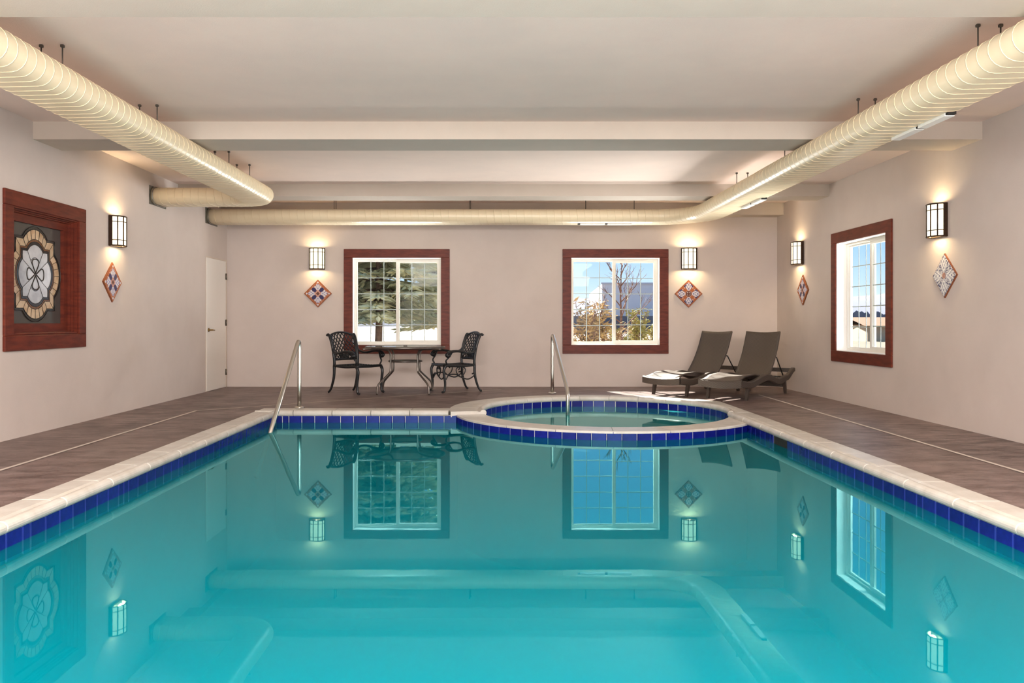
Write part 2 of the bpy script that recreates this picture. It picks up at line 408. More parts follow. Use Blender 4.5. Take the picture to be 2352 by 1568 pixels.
# ---- pool and spa outlines
PX0, PX1, PY0, PY1, WZ = -2.57, 2.73, 1.6, 9.67, -0.118
SC = (1.33, 10.02); RO, RI, RB = 1.80, 1.48, 1.88
def arc(c, r, a0, a1, n): return [(c[0]+r*math.cos(a0+(a1-a0)*i/n), c[1]+r*math.sin(a0+(a1-a0)*i/n)) for i in range(n+1)]
aL = PI+math.asin(0.35/RO); aR = 2*PI-math.acos((PX1-SC[0])/RO)
pool_poly = [(PX0, PY0), (PX1, PY0)]+arc(SC, RO, aR, aL, 40)+[(PX0, PY1)]
spa_poly = arc(SC, RI, 0, 2*PI, 72)[:-1]
CXL, CXR, CYB, CYF = -2.82, 2.99, 10.05, 1.32
th_r = math.acos((CXR-SC[0])/RB); th_l = PI-math.asin((CYB-SC[1])/RB)
hole = [(CXL, CYF), (CXR, CYF)]+arc(SC, RB, th_r, th_l, 40)+[(CXL, CYB)]
outer = [(XL, YF), (XR, YF), (XR, YB), (XL, YB)]
def polyfill(mb, loops, z, mi=0):
    vs = [Vector((x, y, 0)) for l in loops for x, y in l]
    tris = tessellate_polygon([[Vector((x, y, 0)) for x, y in l] for l in loops])
    mb.add([(v.x, v.y, z) for v in vs], [tuple(t) for t in tris], False, mi)
mb = MB(); polyfill(mb, [outer, hole], 0.0)
n = len(hole)
mb.add([(x, y, 0) for x, y in hole]+[(x, y, -0.3) for x, y in hole], [(i, (i+1) % n, n+(i+1) % n, n+i) for i in range(n)])
mb.box(XL, XR, YF, YB, -2.2, -2.15)
floor = struct(mb.build('floor', 'deck', fixn=False), 'mauve brown stamped concrete pool deck')
for p in floor.data.polygons:
    pass
# basin
mb = MB(); n = len(pool_poly)
for z0, z1, mi in ((-0.03, -0.21, 1), (-0.21, -1.5, 0)):
    mb.add([(x, y, z0) for x, y in pool_poly]+[(x, y, z1) for x, y in pool_poly], [(i, n+i, n+(i+1) % n, (i+1) % n) for i in range(n)], False, mi)
polyfill(mb, [pool_poly], -1.5)
pool = struct(mb.build('pool_basin', ['basin', 'grout'], fixn=False), 'swimming pool basin with blue tile waterline')
mb = MB(); n = len(spa_poly)
for r0, z0, r1, z1, mi in ((RI, -0.03, RI, -0.21, 1), (RI, -0.21, RI, -0.5, 0), (RI, -0.5, RI-0.4, -0.5, 0), (RI-0.4, -0.5, RI-0.4, -0.95, 0)):
    p0, p1 = arc(SC, r0, 0, 2*PI, 72)[:-1], arc(SC, r1, 0, 2*PI, 72)[:-1]
    mb.add([(x, y, z0) for x, y in p0]+[(x, y, z1) for x, y in p1], [(i, n+i, n+(i+1) % n, (i+1) % n) for i in range(n)], False, mi)
polyfill(mb, [arc(SC, RI-0.4, 0, 2*PI, 72)[:-1]], -0.95)
spa = struct(mb.build('spa_basin', ['basin', 'grout'], fixn=False), 'round spa basin beside the pool')
# water
mb = MB(); polyfill(mb, [[(x, y) for x, y in pool_poly]], WZ)
tag(mb.build('pool_water', 'water', fixn=False), 'still turquoise water filling the big swimming pool', 'water', kind='stuff')
mb = MB(); polyfill(mb, [spa_poly], WZ)
tag(mb.build('spa_water', 'spawater', fixn=False), 'pale rippled water in the round spa', 'water', kind='stuff')

# ---- waterline tiles: one shared mesh, faces local -Y
TS = 0.152
def tile_mesh(w):
    m_ = MB(); b = 0.006; d = 0.010; h = 0.148
    x0, x1, z0, z1 = -w/2, w/2, -h/2, h/2
    v = [(x0, 0, z0), (x1, 0, z0), (x1, 0, z1), (x0, 0, z1), (x0+b, -d, z0+b), (x1-b, -d, z0+b), (x1-b, -d, z1-b), (x0+b, -d, z1-b)]
    m_.add(v, [(4, 5, 6, 7), (0, 1, 5, 4), (1, 2, 6, 5), (2, 3, 7, 6), (3, 0, 4, 7)])
    me = m_.mesh('tile'); me.materials.append(M['tile']); return me
T_FULL, T_HALF = tile_mesh(TS-0.006), tile_mesh(TS/2-0.006)
TZ = -0.035-0.074
def tile_run(p0, p1, parent, halves=()):
    p0, p1 = Vector(p0), Vector(p1); d = p1-p0; L = d.length; d.normalize(); ang = math.atan2(d.y, d.x); s = 0; k = 0
    while s < L-0.05:
        half = k in halves or L-s < TS
        w = TS/2 if half else TS
        q = p0+d*(s+w/2); link('tile', T_HALF if half else T_FULL, parent, (q.x, q.y, TZ), ang); s += w; k += 1
def tile_arc(c, r, a0, a1, parent, inward):
    n = max(1, round(abs(a1-a0)*r/TS))
    for i in range(n):
        a = a0+(a1-a0)*(i+0.5)/n
        link('tile', T_FULL, parent, (c[0]+r*math.cos(a), c[1]+r*math.sin(a), TZ), a-PI/2 if inward else a+PI/2)
tile_run((PX0, 3.4), (PX0, PY1), pool, (7, 15, 16, 23, 30))       # left side, faces +X
tile_run((PX0, PY1), (-0.44, PY1), pool, (0, 1))                  # back, faces -Y
tile_arc(SC, RO, aL, aR, pool, False)
tile_run((PX1, 8.88), (PX1, 8.03), pool, ())
tile_run((PX1, 7.66), (PX1, 3.2), pool, (3, 8, 9, 17))             # right side, faces -X
tile_arc(SC, RI, math.radians(-30), math.radians(212), spa, True)
# skimmer mouth in the right wall
mb = MB(); mb.box(PX1-0.004, PX1+0.2, 7.66, 8.03, -0.2, -0.035)
sk = mb.build('skimmer_mouth', 'dark', pool); sk['label'] = 'dark square skimmer opening'

# ---- coping stones
def bull(w, both=False):
    """flat top, shallow groove, rolled nose and a lower lip; x runs from the outer edge to the pool"""
    z1 = 0.012
    def nose(cx, sg):
        arc_ = [(cx+sg*0.038*math.cos(a), -0.010+0.036*math.sin(a)) for a in [math.radians(152-20*i) for i in range(12)]]
        return [(cx-sg*0.085, z1), (cx-sg*0.048, z1-0.009)]+arc_+[(cx+sg*0.012, -0.052)]
    n1 = nose(w-0.040, 1)
    if both: return n1+list(reversed(nose(0.036, -1)))
    return n1+[(0, -0.052), (0, z1-0.006), (0.006, z1)]
def stone_mesh(w, L):
    m_ = MB(); pr = bull(w); g = 0.003; c = 0.006
    secs = [(-L/2+g, 0.94), (-L/2+g+c, 1.0), (L/2-g-c, 1.0), (L/2-g, 0.94)]; n = len(pr); v = []
    for y, k in secs: v += [(w/2+(x-w/2)*(1-(1-k)*0.25), y, -0.0155+(z+0.0155)*k) for x, z in pr]
    f = [(s*n+i, s*n+(i+1) % n, (s+1)*n+(i+1) % n, (s+1)*n+i) for s in range(3) for i in range(n)]
    f += [tuple(range(n)), tuple(range(3*n, 4*n))]
    m_.add(v, f, False)
    o = m_.build('coping_stone', 'coping'); me = o.data; bpy.data.objects.remove(o); return me
def coping_run(p0, p1, w, L, parent):          # p0->p1 on the outer edge; pool lies to the right of travel
    p0, p1 = Vector(p0), Vector(p1); d = p1-p0; n = max(1, round(d.length/L)); l = d.length/n; me = stone_mesh(w, l); d.normalize()
    for i in range(n):
        q = p0+d*(l*(i+0.5)); link('coping_stone', me, parent, (q.x, q.y, 0), math.atan2(d.y, d.x)-PI/2)
coping_run((CXL, 1.32), (CXL, 9.65), PX0-CXL+0.03, 0.6, pool)
coping_run((CXL, CYB), (-0.54, CYB), CYB-PY1+0.03, 0.46, pool)
coping_run((CXR, 9.56), (CXR, 1.32), CXR-PX1+0.03, 0.6, pool)
coping_run((CXR-0.26, CYF), (CXL+0.26, CYF), PY0-CYF+0.03, 0.6, pool)
def rout(a):
    d = (a+PI) % (2*PI)-PI
    if math.radians(-40) < d < th_r: return min((CXR-SC[0])/math.cos(d), 2.15)
    return RB
def ring_stone(a0, a1, front):
    m_ = MB(); k = max(3, int((a1-a0)*1.8/0.07)); v = []; nn = None
    g = 0.0016
    for s in range(k+1):
        a = a0+g+(a1-a0-2*g)*s/k; ri = RI-0.03
        if front:                                   # low flat rim between pool and spa
            ri = RI-0.012; ro = min(RO+0.012, (PX1+0.02-SC[0])/max(0.2, math.cos(a))) if math.cos(a) > 0.2 else RO+0.012
            w = ro-ri; pr = [(0, -0.032), (0.006, -0.026), (w-0.006, -0.026), (w, -0.032), (w, -0.05), (0, -0.05)]
        else: ro = rout(a); pr = bull(ro-ri)
        nn = len(pr)
        for x, z in pr: r = ro-x; v.append((SC[0]+r*math.cos(a), SC[1]+r*math.sin(a), z))
    f = [(s*nn+i, s*nn+(i+1) % nn, (s+1)*nn+(i+1) % nn, (s+1)*nn+i) for s in range(k) for i in range(nn)]
    f += [tuple(range(nn)), tuple(range(k*nn, (k+1)*nn))]
    m_.add(v, f, False); return m_.build('coping_stone', 'coping', spa)
for i in range(7):
    t0 = aL+(aR-aL)*i/7; ring_stone(t0, aL+(aR-aL)*(i+1)/7, True)
ring_stone(aR, 2*PI-math.radians(20), True)
for i in range(13):
    t0 = math.radians(-16); t1 = aL; ring_stone(t0+(t1-t0)*i/13, t0+(t1-t0)*(i+1)/13, False)

# ---- pale joint strips on the deck
def strip(name, pts, w, label):
    mb = MB()
    for (x0, y0), (x1, y1) in zip(pts[:-1], pts[1:]):
        d = Vector((x1-x0, y1-y0)); d.normalize(); nx, ny = -d.y*w/2, d.x*w/2
        mb.add([(x0+nx, y0+ny, 0.003), (x0-nx, y0-ny, 0.003), (x1-nx, y1-ny, 0.003), (x1+nx, y1+ny, 0.003)], [(0, 1, 2, 3)])
        mb.add([(x0+nx, y0+ny, -0.001), (x0-nx, y0-ny, -0.001), (x1-nx, y1-ny, -0.001), (x1+nx, y1+ny, -0.001)], [(0, 1, 2, 3)])
    struct(mb.build(name, 'strip', fixn=False), label)
strip('trim_5', [(-3.55, -1), (-3.55, 5.7), (-3.57, 9.85), (-0.99, 12.1), (0.1, 12.9)], 0.035, 'thin pale joint strip in the left deck')
strip('trim_6', [(3.74, -1), (3.74, 5.6), (3.85, 12.0)], 0.035, 'thin pale joint strip in the right deck')

# ------------------------------------------------------------------ windows
def slider_window(name, w, h, loc, rz, label):
    """local X right, -Y into the room, origin at the centre of the opening on the wall face"""
    r = struct(empty(name, loc, rz), label); a, b = w/2, h/2; t = TW
    for s in ((-a-t, a+t, b, b+t), (-a-t, a+t, -b-t, -b), (-a-t, -a, -b, b), (a, a+t, -b, b)):
        mb = MB(); mb.bbox(s[0], s[1], -0.024, 0.0, s[2], s[3], 0.004); mb.build('trim_board', 'wood', r)
    mb = MB(); d = 0.13; e = 0.006
    mb.box(-a, -a+e, -0.004, WT, -b, b); mb.box(a-e, a, -0.004, WT, -b, b)
    mb.box(-a+e, a-e, -0.004, WT, b-e, b); mb.box(-a+e, a-e, -0.004, WT, -b, -b+e); mb.build('jamb_liner', 'jamb', r)
    a -= e; b -= e; fw = 0.028
    mb = MB(); y0, y1 = d, d+0.065
    mb.box(-a, -a+fw, y0, y1, -b, b); mb.box(a-fw, a, y0, y1, -b, b); mb.box(-a+fw, a-fw, y0, y1, b-fw, b); mb.box(-a+fw, a-fw, y0, y1, -b, -b+fw)
    mb.build('vinyl_frame', 'vinyl', r)
    ia, ib = a-fw, b-fw
    for k, (x0, x1, sy, sw) in enumerate(((-ia, 0.03, d+0.034, 0.020), (-0.03, ia, d+0.006, 0.040))):
        mb = MB(); y0, y1 = sy, sy+0.026; mw = 0.05
        lw, rw = (sw, mw) if k == 0 else (mw, sw)
        mb.box(x0, x0+lw, y0, y1, -ib, ib); mb.box(x1-rw, x1, y0, y1, -ib, ib)
        mb.box(x0+lw, x1-rw, y0, y1, ib-sw, ib); mb.box(x0+lw, x1-rw, y0, y1, -ib, -ib+sw)
        sash = mb.build('sash', 'vinyl', r)
        gx0, gx1, gz = x0+lw, x1-rw, ib-sw; yc = (y0+y1)/2
        B('pane', 'pane', sash, gx0-0.004, gx1+0.004, yc-0.0015, yc+0.0015, -gz-0.004, gz+0.004)
        m_ = 0.0065
        for i in (1, 2):
            x = gx0+(gx1-gx0)*i/3; B('muntin', 'muntin', sash, x-m_, x+m_, yc+0.002, yc+0.008, -gz, gz)
        for i in (1, 2, 3, 4):
            z = -gz+2*gz*i/5; B('muntin', 'muntin', sash, gx0, gx1, yc+0.0025, yc+0.0075, z-m_, z+m_)
    return r
slider_window('window_1', W1[1]-W1[0], W1[3]-W1[2], ((W1[0]+W1[1])/2, YB, (W1[2]+W1[3])/2), 0, 'mahogany framed sliding window looking onto spruces behind the table')
slider_window('window_2', W2[1]-W2[0], W2[3]-W2[2], ((W2[0]+W2[1])/2, YB, (W2[2]+W2[3])/2), 0, 'mahogany framed sliding window with blue sky and bare tree')
slider_window('window_3', W3[1]-W3[0], W3[3]-W3[2], (XR, (W3[0]+W3[1])/2, (W3[2]+W3[3])/2), -PI/2, 'mahogany framed window in the right wall with white jamb')

# ---- stained glass window in the left wall; local X = +Y world, -Y local = into room (+X)
def stained_window():
    r = struct(empty('window_4', (XL, (W4[0]+W4[1])/2, (W4[2]+W4[3])/2), PI/2), 'mahogany framed interior window with stained glass medallion')
    a, b, t = (W4[1]-W4[0])/2, (W4[3]-W4[2])/2, 0.14
    for s in ((-a-t, a+t, b, b+t), (-a-t, a+t, -b-t, -b), (-a-t, -a, -b, b), (a, a+t, -b, b)):
        mb = MB(); mb.bbox(s[0], s[1], -0.026, 0.0, s[2], s[3], 0.004); mb.build('trim_board', 'wood', r)
    def ringbox(name, w, y0, y1, ia, ib, mat='wood'):
        mb = MB()
        mb.box(-ia, -ia+w, y0, y1, -ib, ib); mb.box(ia-w, ia, y0, y1, -ib, ib); mb.box(-ia+w, ia-w, y0, y1, ib-w, ib); mb.box(-ia+w, ia-w, y0, y1, -ib, -ib+w)
        return mb.build(name, mat, r)
    ringbox('jamb_liner', 0.012, -0.004, WT, a, b); a -= 0.012; b -= 0.012
    ringbox('stop', 0.012, 0.03, WT, a, b); a -= 0.012; b -= 0.012
    ringbox('stop', 0.012, 0.055, WT, a, b); a -= 0.012; b -= 0.012
    mb = MB(); mb.bbox(-a-0.02, a+0.02, -0.012, 0.05, -b-0.03, -b-0.012, 0.004); mb.build('sill', 'wood', r)
    sash = ringbox('sash', 0.075, 0.085, 0.14, a, b); ga, gb = a-0.075, b-0.075
    glass = B('glass_panel', 'darkglass', r, -ga-0.01, ga+0.01, 0.12, 0.13, -gb-0.01, gb+0.01)
    B('backing', 'dark', r, -a, a, 0.15, 0.16, -b, b)
    # barbed quatrefoil outline, unit half extent
    def outline(k):
        pts = []; L = []
        def rot(p, q): return [(p[0], p[1]), (-p[1], p[0]), (-p[0], -p[1]), (p[1], -p[0])][q]
        for q in range(4):
            c = (0.42, 0.0)
            a0 = math.atan2(0.47, 0.34)
            for i in range(25): an = -a0+2*a0*i/24; pts.append(rot((c[0]+0.58*math.cos(an), 0.58*math.sin(an)), q))
            for w in ((0.765, 0.60), (0.76, 0.76), (0.60, 0.765)): pts.append(rot(w, q))
        return [(x*k, z*k) for x, z in pts]
    S = ga*0.97; base = outline(1.0); n = len(base)
    fn = lambda u, v, d: (u, d, v)
    def band(name, k0, k1, d, i0, i1, mat, th=0.004, gap=0.0):
        idx = [i % n for i in range(i0, i1+1)]
        o_ = [(base[i][0]*k0*S, base[i][1]*k0*S) for i in idx]; in_ = [(base[i][0]*k1*S, base[i][1]*k1*S) for i in idx]
        m_ = MB(); k = len(idx); v = [(x, d, z) for x, z in o_]+[(x, d, z) for x, z in in_]+[(x, d-th, z) for x, z in o_]+[(x, d-th, z) for x, z in in_]
        f = []
        for i in range(k-1):
            f += [(2*k+i, 2*k+i+1, 3*k+i+1, 3*k+i), (i, i+1, 2*k+i+1, 2*k+i), (k+i, 3*k+i, 3*k+i+1, k+i+1)]
        m_.add(v, f); return m_.build(name, mat, r)
    d = 0.118
    full = band
    band('black_band', 1.0, 0.94, d, 0, n, 'blackglass')
    cuts = []
    for q in range(4):
        cuts += [q*28+i for i in (0, 4, 8, 12, 16, 20, 24, 26)]
    cuts.append(n)
    for i in range(len(cuts)-1):
        band('glass_piece', 0.938, 0.735, d, cuts[i], cuts[i+1], 'tanglass', th=0.003+0.001*(i % 2))
    band('amber_band', 0.732, 0.685, d, 0, n, 'amberglass', th=0.005)
    band('black_band', 0.683, 0.62, d, 0, n, 'blackglass', th=0.006)
    # centre pieces: four lobes and four quarters
    for q in range(4):
        idx = [(q*28+i) % n for i in range(25)]
        band('glass_piece', 0.618, 0.36 if q % 2 == 0 else 0.34, d, q*28, q*28+24, 'silverglass', th=0.004)
        band('glass_piece', 0.618, 0.0, d, q*28+24, q*28+28, 'silverglass', th=0.0045)
        m_ = MB(); m_.prism([(base[i][0]*0.355*S, base[i][1]*0.355*S) for i in idx]+[(0, 0)], fn, d, d-0.004); m_.build('glass_piece', 'silverglass', r)
    m_ = MB()
    y = d-0.006
    for i in range(n):
        pass
    for k in (1.0, 0.938, 0.734, 0.684, 0.62): m_.tube([(x*k*S, y, z*k*S) for x, z in base], 0.0028, 5, True, up=(0, 1, 0))
    for c in cuts[:-1]:
        x, z = base[c]; m_.tube([(x*0.938*S, y, z*0.938*S), (x*0.735*S, y, z*0.735*S)], 0.002, 4, up=(0, 1, 0))
    for q in range(4):
        an = q*PI/2+PI/2; ca, sa = math.cos(an), math.sin(an)
        lp = []
        for i in range(24):
            t_ = i/24*2*PI; rr = 0.02+0.30*abs(math.sin(t_/2)); ww = 0.14*math.sin(t_)*(0.6+0.4*math.sin(t_/2))
            px, pz = rr*S, ww*S; lp.append((px*ca-pz*sa, y-0.002, px*sa+pz*ca))
        m_.tube(lp, 0.0055, 6, True, up=(0, 1, 0))
        x, z = base[(q*28+24) % n]; m_.tube([(x*0.62*S, y, z*0.62*S), (x*0.25*S, y, z*0.25*S)], 0.0028, 4, up=(0, 1, 0))
        x, z = base[(q*28) % n]; m_.tube([(x*0.62*S, y, z*0.62*S), (x*0.25*S, y, z*0.25*S)], 0.0028, 4, up=(0, 1, 0))
    o = m_.build('lead_came', 'lead', r); o['kind'] = 'stuff'
stained_window()

# ---- door in the left wall near the corner
def door():
    y0, y1, h = 1890*4.386/663, 1890*4.386/619, 2.045
    w = y1-y0
    r = struct(empty('door_1', (XL, (y0+y1)/2, 0), PI/2), 'plain white door in the left wall corner')
    mb = MB(); mb.bbox(-w/2, w/2, -0.012, 0.0, 0.008, h, 0.003); leaf = mb.build('door_leaf', 'door', r)
    mb = MB(); t = 0.022
    mb.box(w/2+0.003, w/2+t+0.01, -0.016, 0.0, 0, h+t); mb.box(-w/2-0.012, -w/2-0.003, -0.006, 0.0, 0, h+t); mb.box(-w/2-0.003, w/2+0.003, -0.006, 0.0, h+0.004, h+t)
    mb.build('door_frame', 'doorframe', r)
    for z in (0.25, 1.05, 1.8):
        mb = MB(); mb.tube([(w/2, -0.02, z-0.05), (w/2, -0.02, z+0.05)], 0.012, 8); mb.box(w/2-0.03, w/2, -0.0145, -0.012, z-0.05, z+0.05); mb.build('hinge', 'hinge', r)
    mb = MB(); x = -w/2+0.075; z = 0.94
    mb.tube([(x, -0.012, z), (x, -0.024, z)], 0.03, 14); mb.tube([(x, -0.024, z), (x, -0.062, z), (x+0.02, -0.068, z), (x+0.12, -0.066, z-0.006)], [0.011, 0.011, 0.011, 0.009], 8)
    mb.build('lever_handle', 'brass', r)
door()

# ------------------------------------------------------------------ ducts
DW, DH, DZ = 0.46, 0.212, 2.682
def stadium(n=9):
    r = DH/2; c = DW/2-r
    return [(c+r*math.cos(a), r*math.sin(a)) for a in [-PI/2+PI*i/n for i in range(n+1)]]+[(-c+r*math.cos(a), r*math.sin(a)) for a in [PI/2+PI*i/n for i in range(n+1)]]
def path_with_elbow(p0, c, p1, rad, n=14):
    p0, c, p1 = Vector(p0), Vector(c), Vector(p1); d0 = (c-p0).normalized(); d1 = (p1-c).normalized()
    a = c-d0*rad; e = c+d1*rad; o = a+d1*rad; pts = []
    L = (a-p0).length; k = max(1, int(L/0.5))
    for i in range(k): pts.append((p0+(a-p0)*(i/k), d0))
    for i in range(n+1):
        t = PI/2*i/n; pts.append((o-d1*rad*math.cos(t)+d0*rad*math.sin(t), (d0*math.cos(t)+d1*math.sin(t)).normalized()))
    L = (p1-e).length; k = max(1, int(L/0.5))
    for i in range(1, k+1): pts.append((e+(p1-e)*(i/k), d1))
    return pts
def duct(pts, label, pitch):
    r = tag(empty('air_duct', (0, 0, 0)), label, 'duct', 'cream spiral ducts under the ceiling')
    st = stadium(); n = len(st); mb = MB(); v = []
    for p, d in pts:
        sx, sy = -d.y, d.x
        v += [(p.x+sx*u, p.y+sy*u, DZ+w) for u, w in st]
    f = [(i*n+k, i*n+(k+1) % n, (i+1)*n+(k+1) % n, (i+1)*n+k) for i in range(len(pts)-1) for k in range(n)]
    f += [tuple(range(n)), tuple(range((len(pts)-1)*n, len(pts)*n))]
    mb.add(v, f, True); b = mb.build('duct_body', 'duct', r)
    # helical lock seam
    cum = [0]
    for i in range(1, len(pts)): cum.append(cum[-1]+(pts[i][0]-pts[i-1][0]).length)
    per = [0]
    for i in range(n): per.append(per[-1]+math.dist(st[i], st[(i+1) % n]))
    def at(s):
        s = min(max(s, 0), cum[-1]-1e-6)
        for i in range(len(cum)-1):
            if s <= cum[i+1]:
                t = (s-cum[i])/(cum[i+1]-cum[i]); return pts[i][0].lerp(pts[i+1][0], t), pts[i][1].lerp(pts[i+1][1], t).normalized()
    hp = []; s = 0.05; turns = int((cum[-1]-0.1)/pitch)
    for k in range(turns):
        for i in range(n):
            p, d = at(0.05+(k+per[i]/per[-1])*pitch); u, w = st[i]; e_ = 1.002
            hp.append((p.x-d.y*u*e_, p.y+d.x*u*e_, DZ+w*e_))
    mb = MB(); mb.tube(hp, 0.0032, 4); mb.build('spiral_seam', 'seam', r)
    return r
def hanger(r, x, y, ztop=ZC):
    mb = MB(); mb.tube([(x, y, DZ+DH/2-0.005), (x, y, ztop)], 0.005, 6); o = mb.build('hanger_rod', 'rod', r)
    mb = MB(); mb.bbox(x-0.012, x+0.012, y-0.012, y+0.012, ztop-0.02, ztop, 0.003); mb.build('anchor', 'rod', o)
def collar(r, y, x):
    mb = MB(); a, b = DW/2+0.03, DH/2+0.012
    mb.box(x, x+0.012, y-a, y+a, DZ-b, DZ+b); mb.build('wall_collar', 'collar', r)
    mb = MB(); st = stadium()
    mb.tube([(x+0.03, y+u*1.03, DZ+w*1.05) for u, w in st], 0.008, 6, True, up=(1, 0, 0)); mb.build('collar_ring', 'collar', r)
def register(r, p, d, L):
    """slot register on the underside"""
    mb = MB(); nx, ny = -d[1], d[0]; q = MB()
    def rect(m_, u0, u1, w0, w1, z0, z1):
        v = [(p[0]+d[0]*u+nx*w, p[1]+d[1]*u+ny*w, z) for z in (z0, z1) for u, w in ((u0, w0), (u1, w0), (u1, w1), (u0, w1))]
        m_.add(v, [(0, 1, 2, 3), (4, 5, 6, 7), (0, 1, 5, 4), (1, 2, 6, 5), (2, 3, 7, 6), (3, 0, 4, 7)])
    zb = DZ-DH/2
    rect(mb, -L/2, L/2, -0.035, 0.035, zb-0.022, zb+0.012); o = mb.build('register', 'register', r)
    rect(q, -L/2-0.035, -L/2, -0.03, 0.03, zb-0.016, zb+0.012); q.build('damper_box', 'dark', o)
lp = path_with_elbow((XL, 10.70, 0), (-3.04, 10.70, 0), (-3.04, -3.9, 0), 0.30)
ld = duct(lp, 'cream flat spiral duct turning from left wall toward viewer', 0.10)
for x, y in ((-3.113, 5.65), (-2.967, 5.65), (-3.11, 7.21), (-2.957, 7.21), (-3.12, 9.18), (-2.964, 9.18), (-3.116, 9.95), (-2.963, 9.95)): hanger(ld, x, y)
collar(ld, 10.70, XL)
rpth = path_with_elbow((XL, 12.73, 0), (3.165, 12.73, 0), (3.165, -3.9, 0), 0.72)
rd = duct(rpth, 'long cream flat spiral duct across back wall, curving along the right', 0.115)
for x, y in ((3.09, 5.26), (3.235, 5.26), (3.098, 7.01), (3.243, 7.01), (3.1, 8.79), (3.25, 8.79), (3.09, 10.5), (3.23, 10.5)): hanger(rd, x, y)
for x in (-2.475, -0.385, 1.405, 2.155): hanger(rd, x, 12.70); hanger(rd, x+0.012, 12.78)
collar(rd, 12.73, XL)
for L0 in (6.14, 6.56, 10.25, 10.68): register(rd, (3.165+0.125, L0), (0, 1), 0.38)
for x in (1.50, 1.92): register(rd, (x, 12.66), (1, 0), 0.37)

# ------------------------------------------------------------------ sconces and plaques
def make_sconce():
    r = empty('wall_sconce'); w, h, d = 0.125, 0.35, 0.105
    mb = MB(); mb.bbox(-w-0.004, w+0.004, -0.045, 0.0, -h/2, h/2, 0.004); mb.build('backplate', 'bronze', r)
    n = 20; el = [(w*math.cos(PI*i/n), -0.03-d*math.sin(PI*i/n)) for i in range(n+1)]
    mb = MB(); k = n+1; iz = h/2-0.012
    v = [(x*0.97, y, z) for z in (-iz, iz) for x, y in el]; mb.add(v, [(i, i+1, k+i+1, k+i) for i in range(n)], True); mb.build('shade', 'shade', r)
    for z, t in ((-h/2+0.008, 0.008), (h/2-0.008, 0.008)):
        mb = MB(); mb.tube([(x*1.01, y*1.01-0.001, z) for x, y in el], t, 6); mb.build('rim', 'bronze', r)
    for z in (-h*0.30, h*0.30):
        mb = MB(); mb.tube([(x*1.0, y*1.0-0.002, z) for x, y in el], 0.0048, 5); mb.build('crossband', 'bronze', r)
    for i in (4, 8, 12, 16):
        mb = MB(); x, y = el[i]; mb.tube([(x, y-0.002, -h/2+0.01), (x, y-0.002, h/2-0.01)], 0.0072, 5); mb.build('vertical_bar', 'bronze', r)
    return r
sconces = [((-2.907, YB, 2.095), 0, 'lit half-round sconce on back wall above tile, left of spruce window'),
           ((3.186, YB, 2.095), 0, 'lit half-round sconce on back wall right of the sky window'),
           ((XL, 9.47, 2.105), PI/2, 'lit half-round sconce beside the stained glass window'),
           ((XR, 12.46, 2.10), -PI/2, 'lit half-round sconce on right wall near the corner'),
           ((XR, 8.54, 2.115), -PI/2, 'lit half-round sconce on right wall, nearest and largest')]
s0 = make_sconce()
for i, (loc, rz, lab) in enumerate(sconces):
    o = s0 if i == 0 else copy_tree(s0)
    o.location = loc; o.rotation_euler = (0, 0, rz); tag(o, lab, 'wall lamp', 'lit bronze wall sconces')
    for bz in (-0.125, 0.125):
        ld_ = bpy.data.lights.new('sconce_bulb', 'POINT'); ld_.energy = 5.0; ld_.color = (1, 0.78, 0.45); ld_.shadow_soft_size = 0.04
        lo = bpy.data.objects.new('sconce_bulb', ld_); COL.objects.link(lo); lo.parent = o; lo.location = (0, -0.09, bz)
def plaque(loc, rz, kind, label):
    r = tag(empty('tile_plaque', loc, rz), label, 'wall tile', 'diamond ceramic wall plaques'); h = 0.229
    fn = lambda u, v, d: (u, d, v)
    mb = MB(); mb.prism([(h, 0), (0, h), (-h, 0), (0, -h)], fn, 0.0, -0.014); mb.build('edging', 'terracotta', r)
    if kind == 'four':
        for cx, cz in ((h/2, 0), (-h/2, 0), (0, h/2), (0, -h/2)):
            k = h/2*0.95*0.96; mb = MB(); cx *= 0.96; cz *= 0.96
            mb.prism([(cx+k, cz), (cx, cz+k), (cx-k, cz), (cx, cz-k)], fn, -0.014, -0.02); mb.build('tile', 'plaque_four', r)
    else:
        k = h*0.965; mb = MB(); mb.prism([(k, 0), (0, k), (-k, 0), (0, -k)], fn, -0.014, -0.018); mb.build('painted_face', 'plaque_'+kind, r)
    return r
plaque((-2.896, YB, 1.527), 0, 'star', 'orange and navy diamond tile on back wall left of the spruce window')
plaque((3.18, YB, 1.523), 0, 'flower', 'diamond tile with round flower centre right of the sky window')
plaque((XL, 9.42, 1.518), PI/2, 'star', 'orange and navy diamond tile on the left wall')
plaque((XR, 12.35, 1.54), -PI/2, 'star', 'small-looking diamond tile on right wall by the corner')
plaque((XR, 8.457, 1.54), -PI/2, 'four', 'pale grey diamond of four tiles on the right wall')

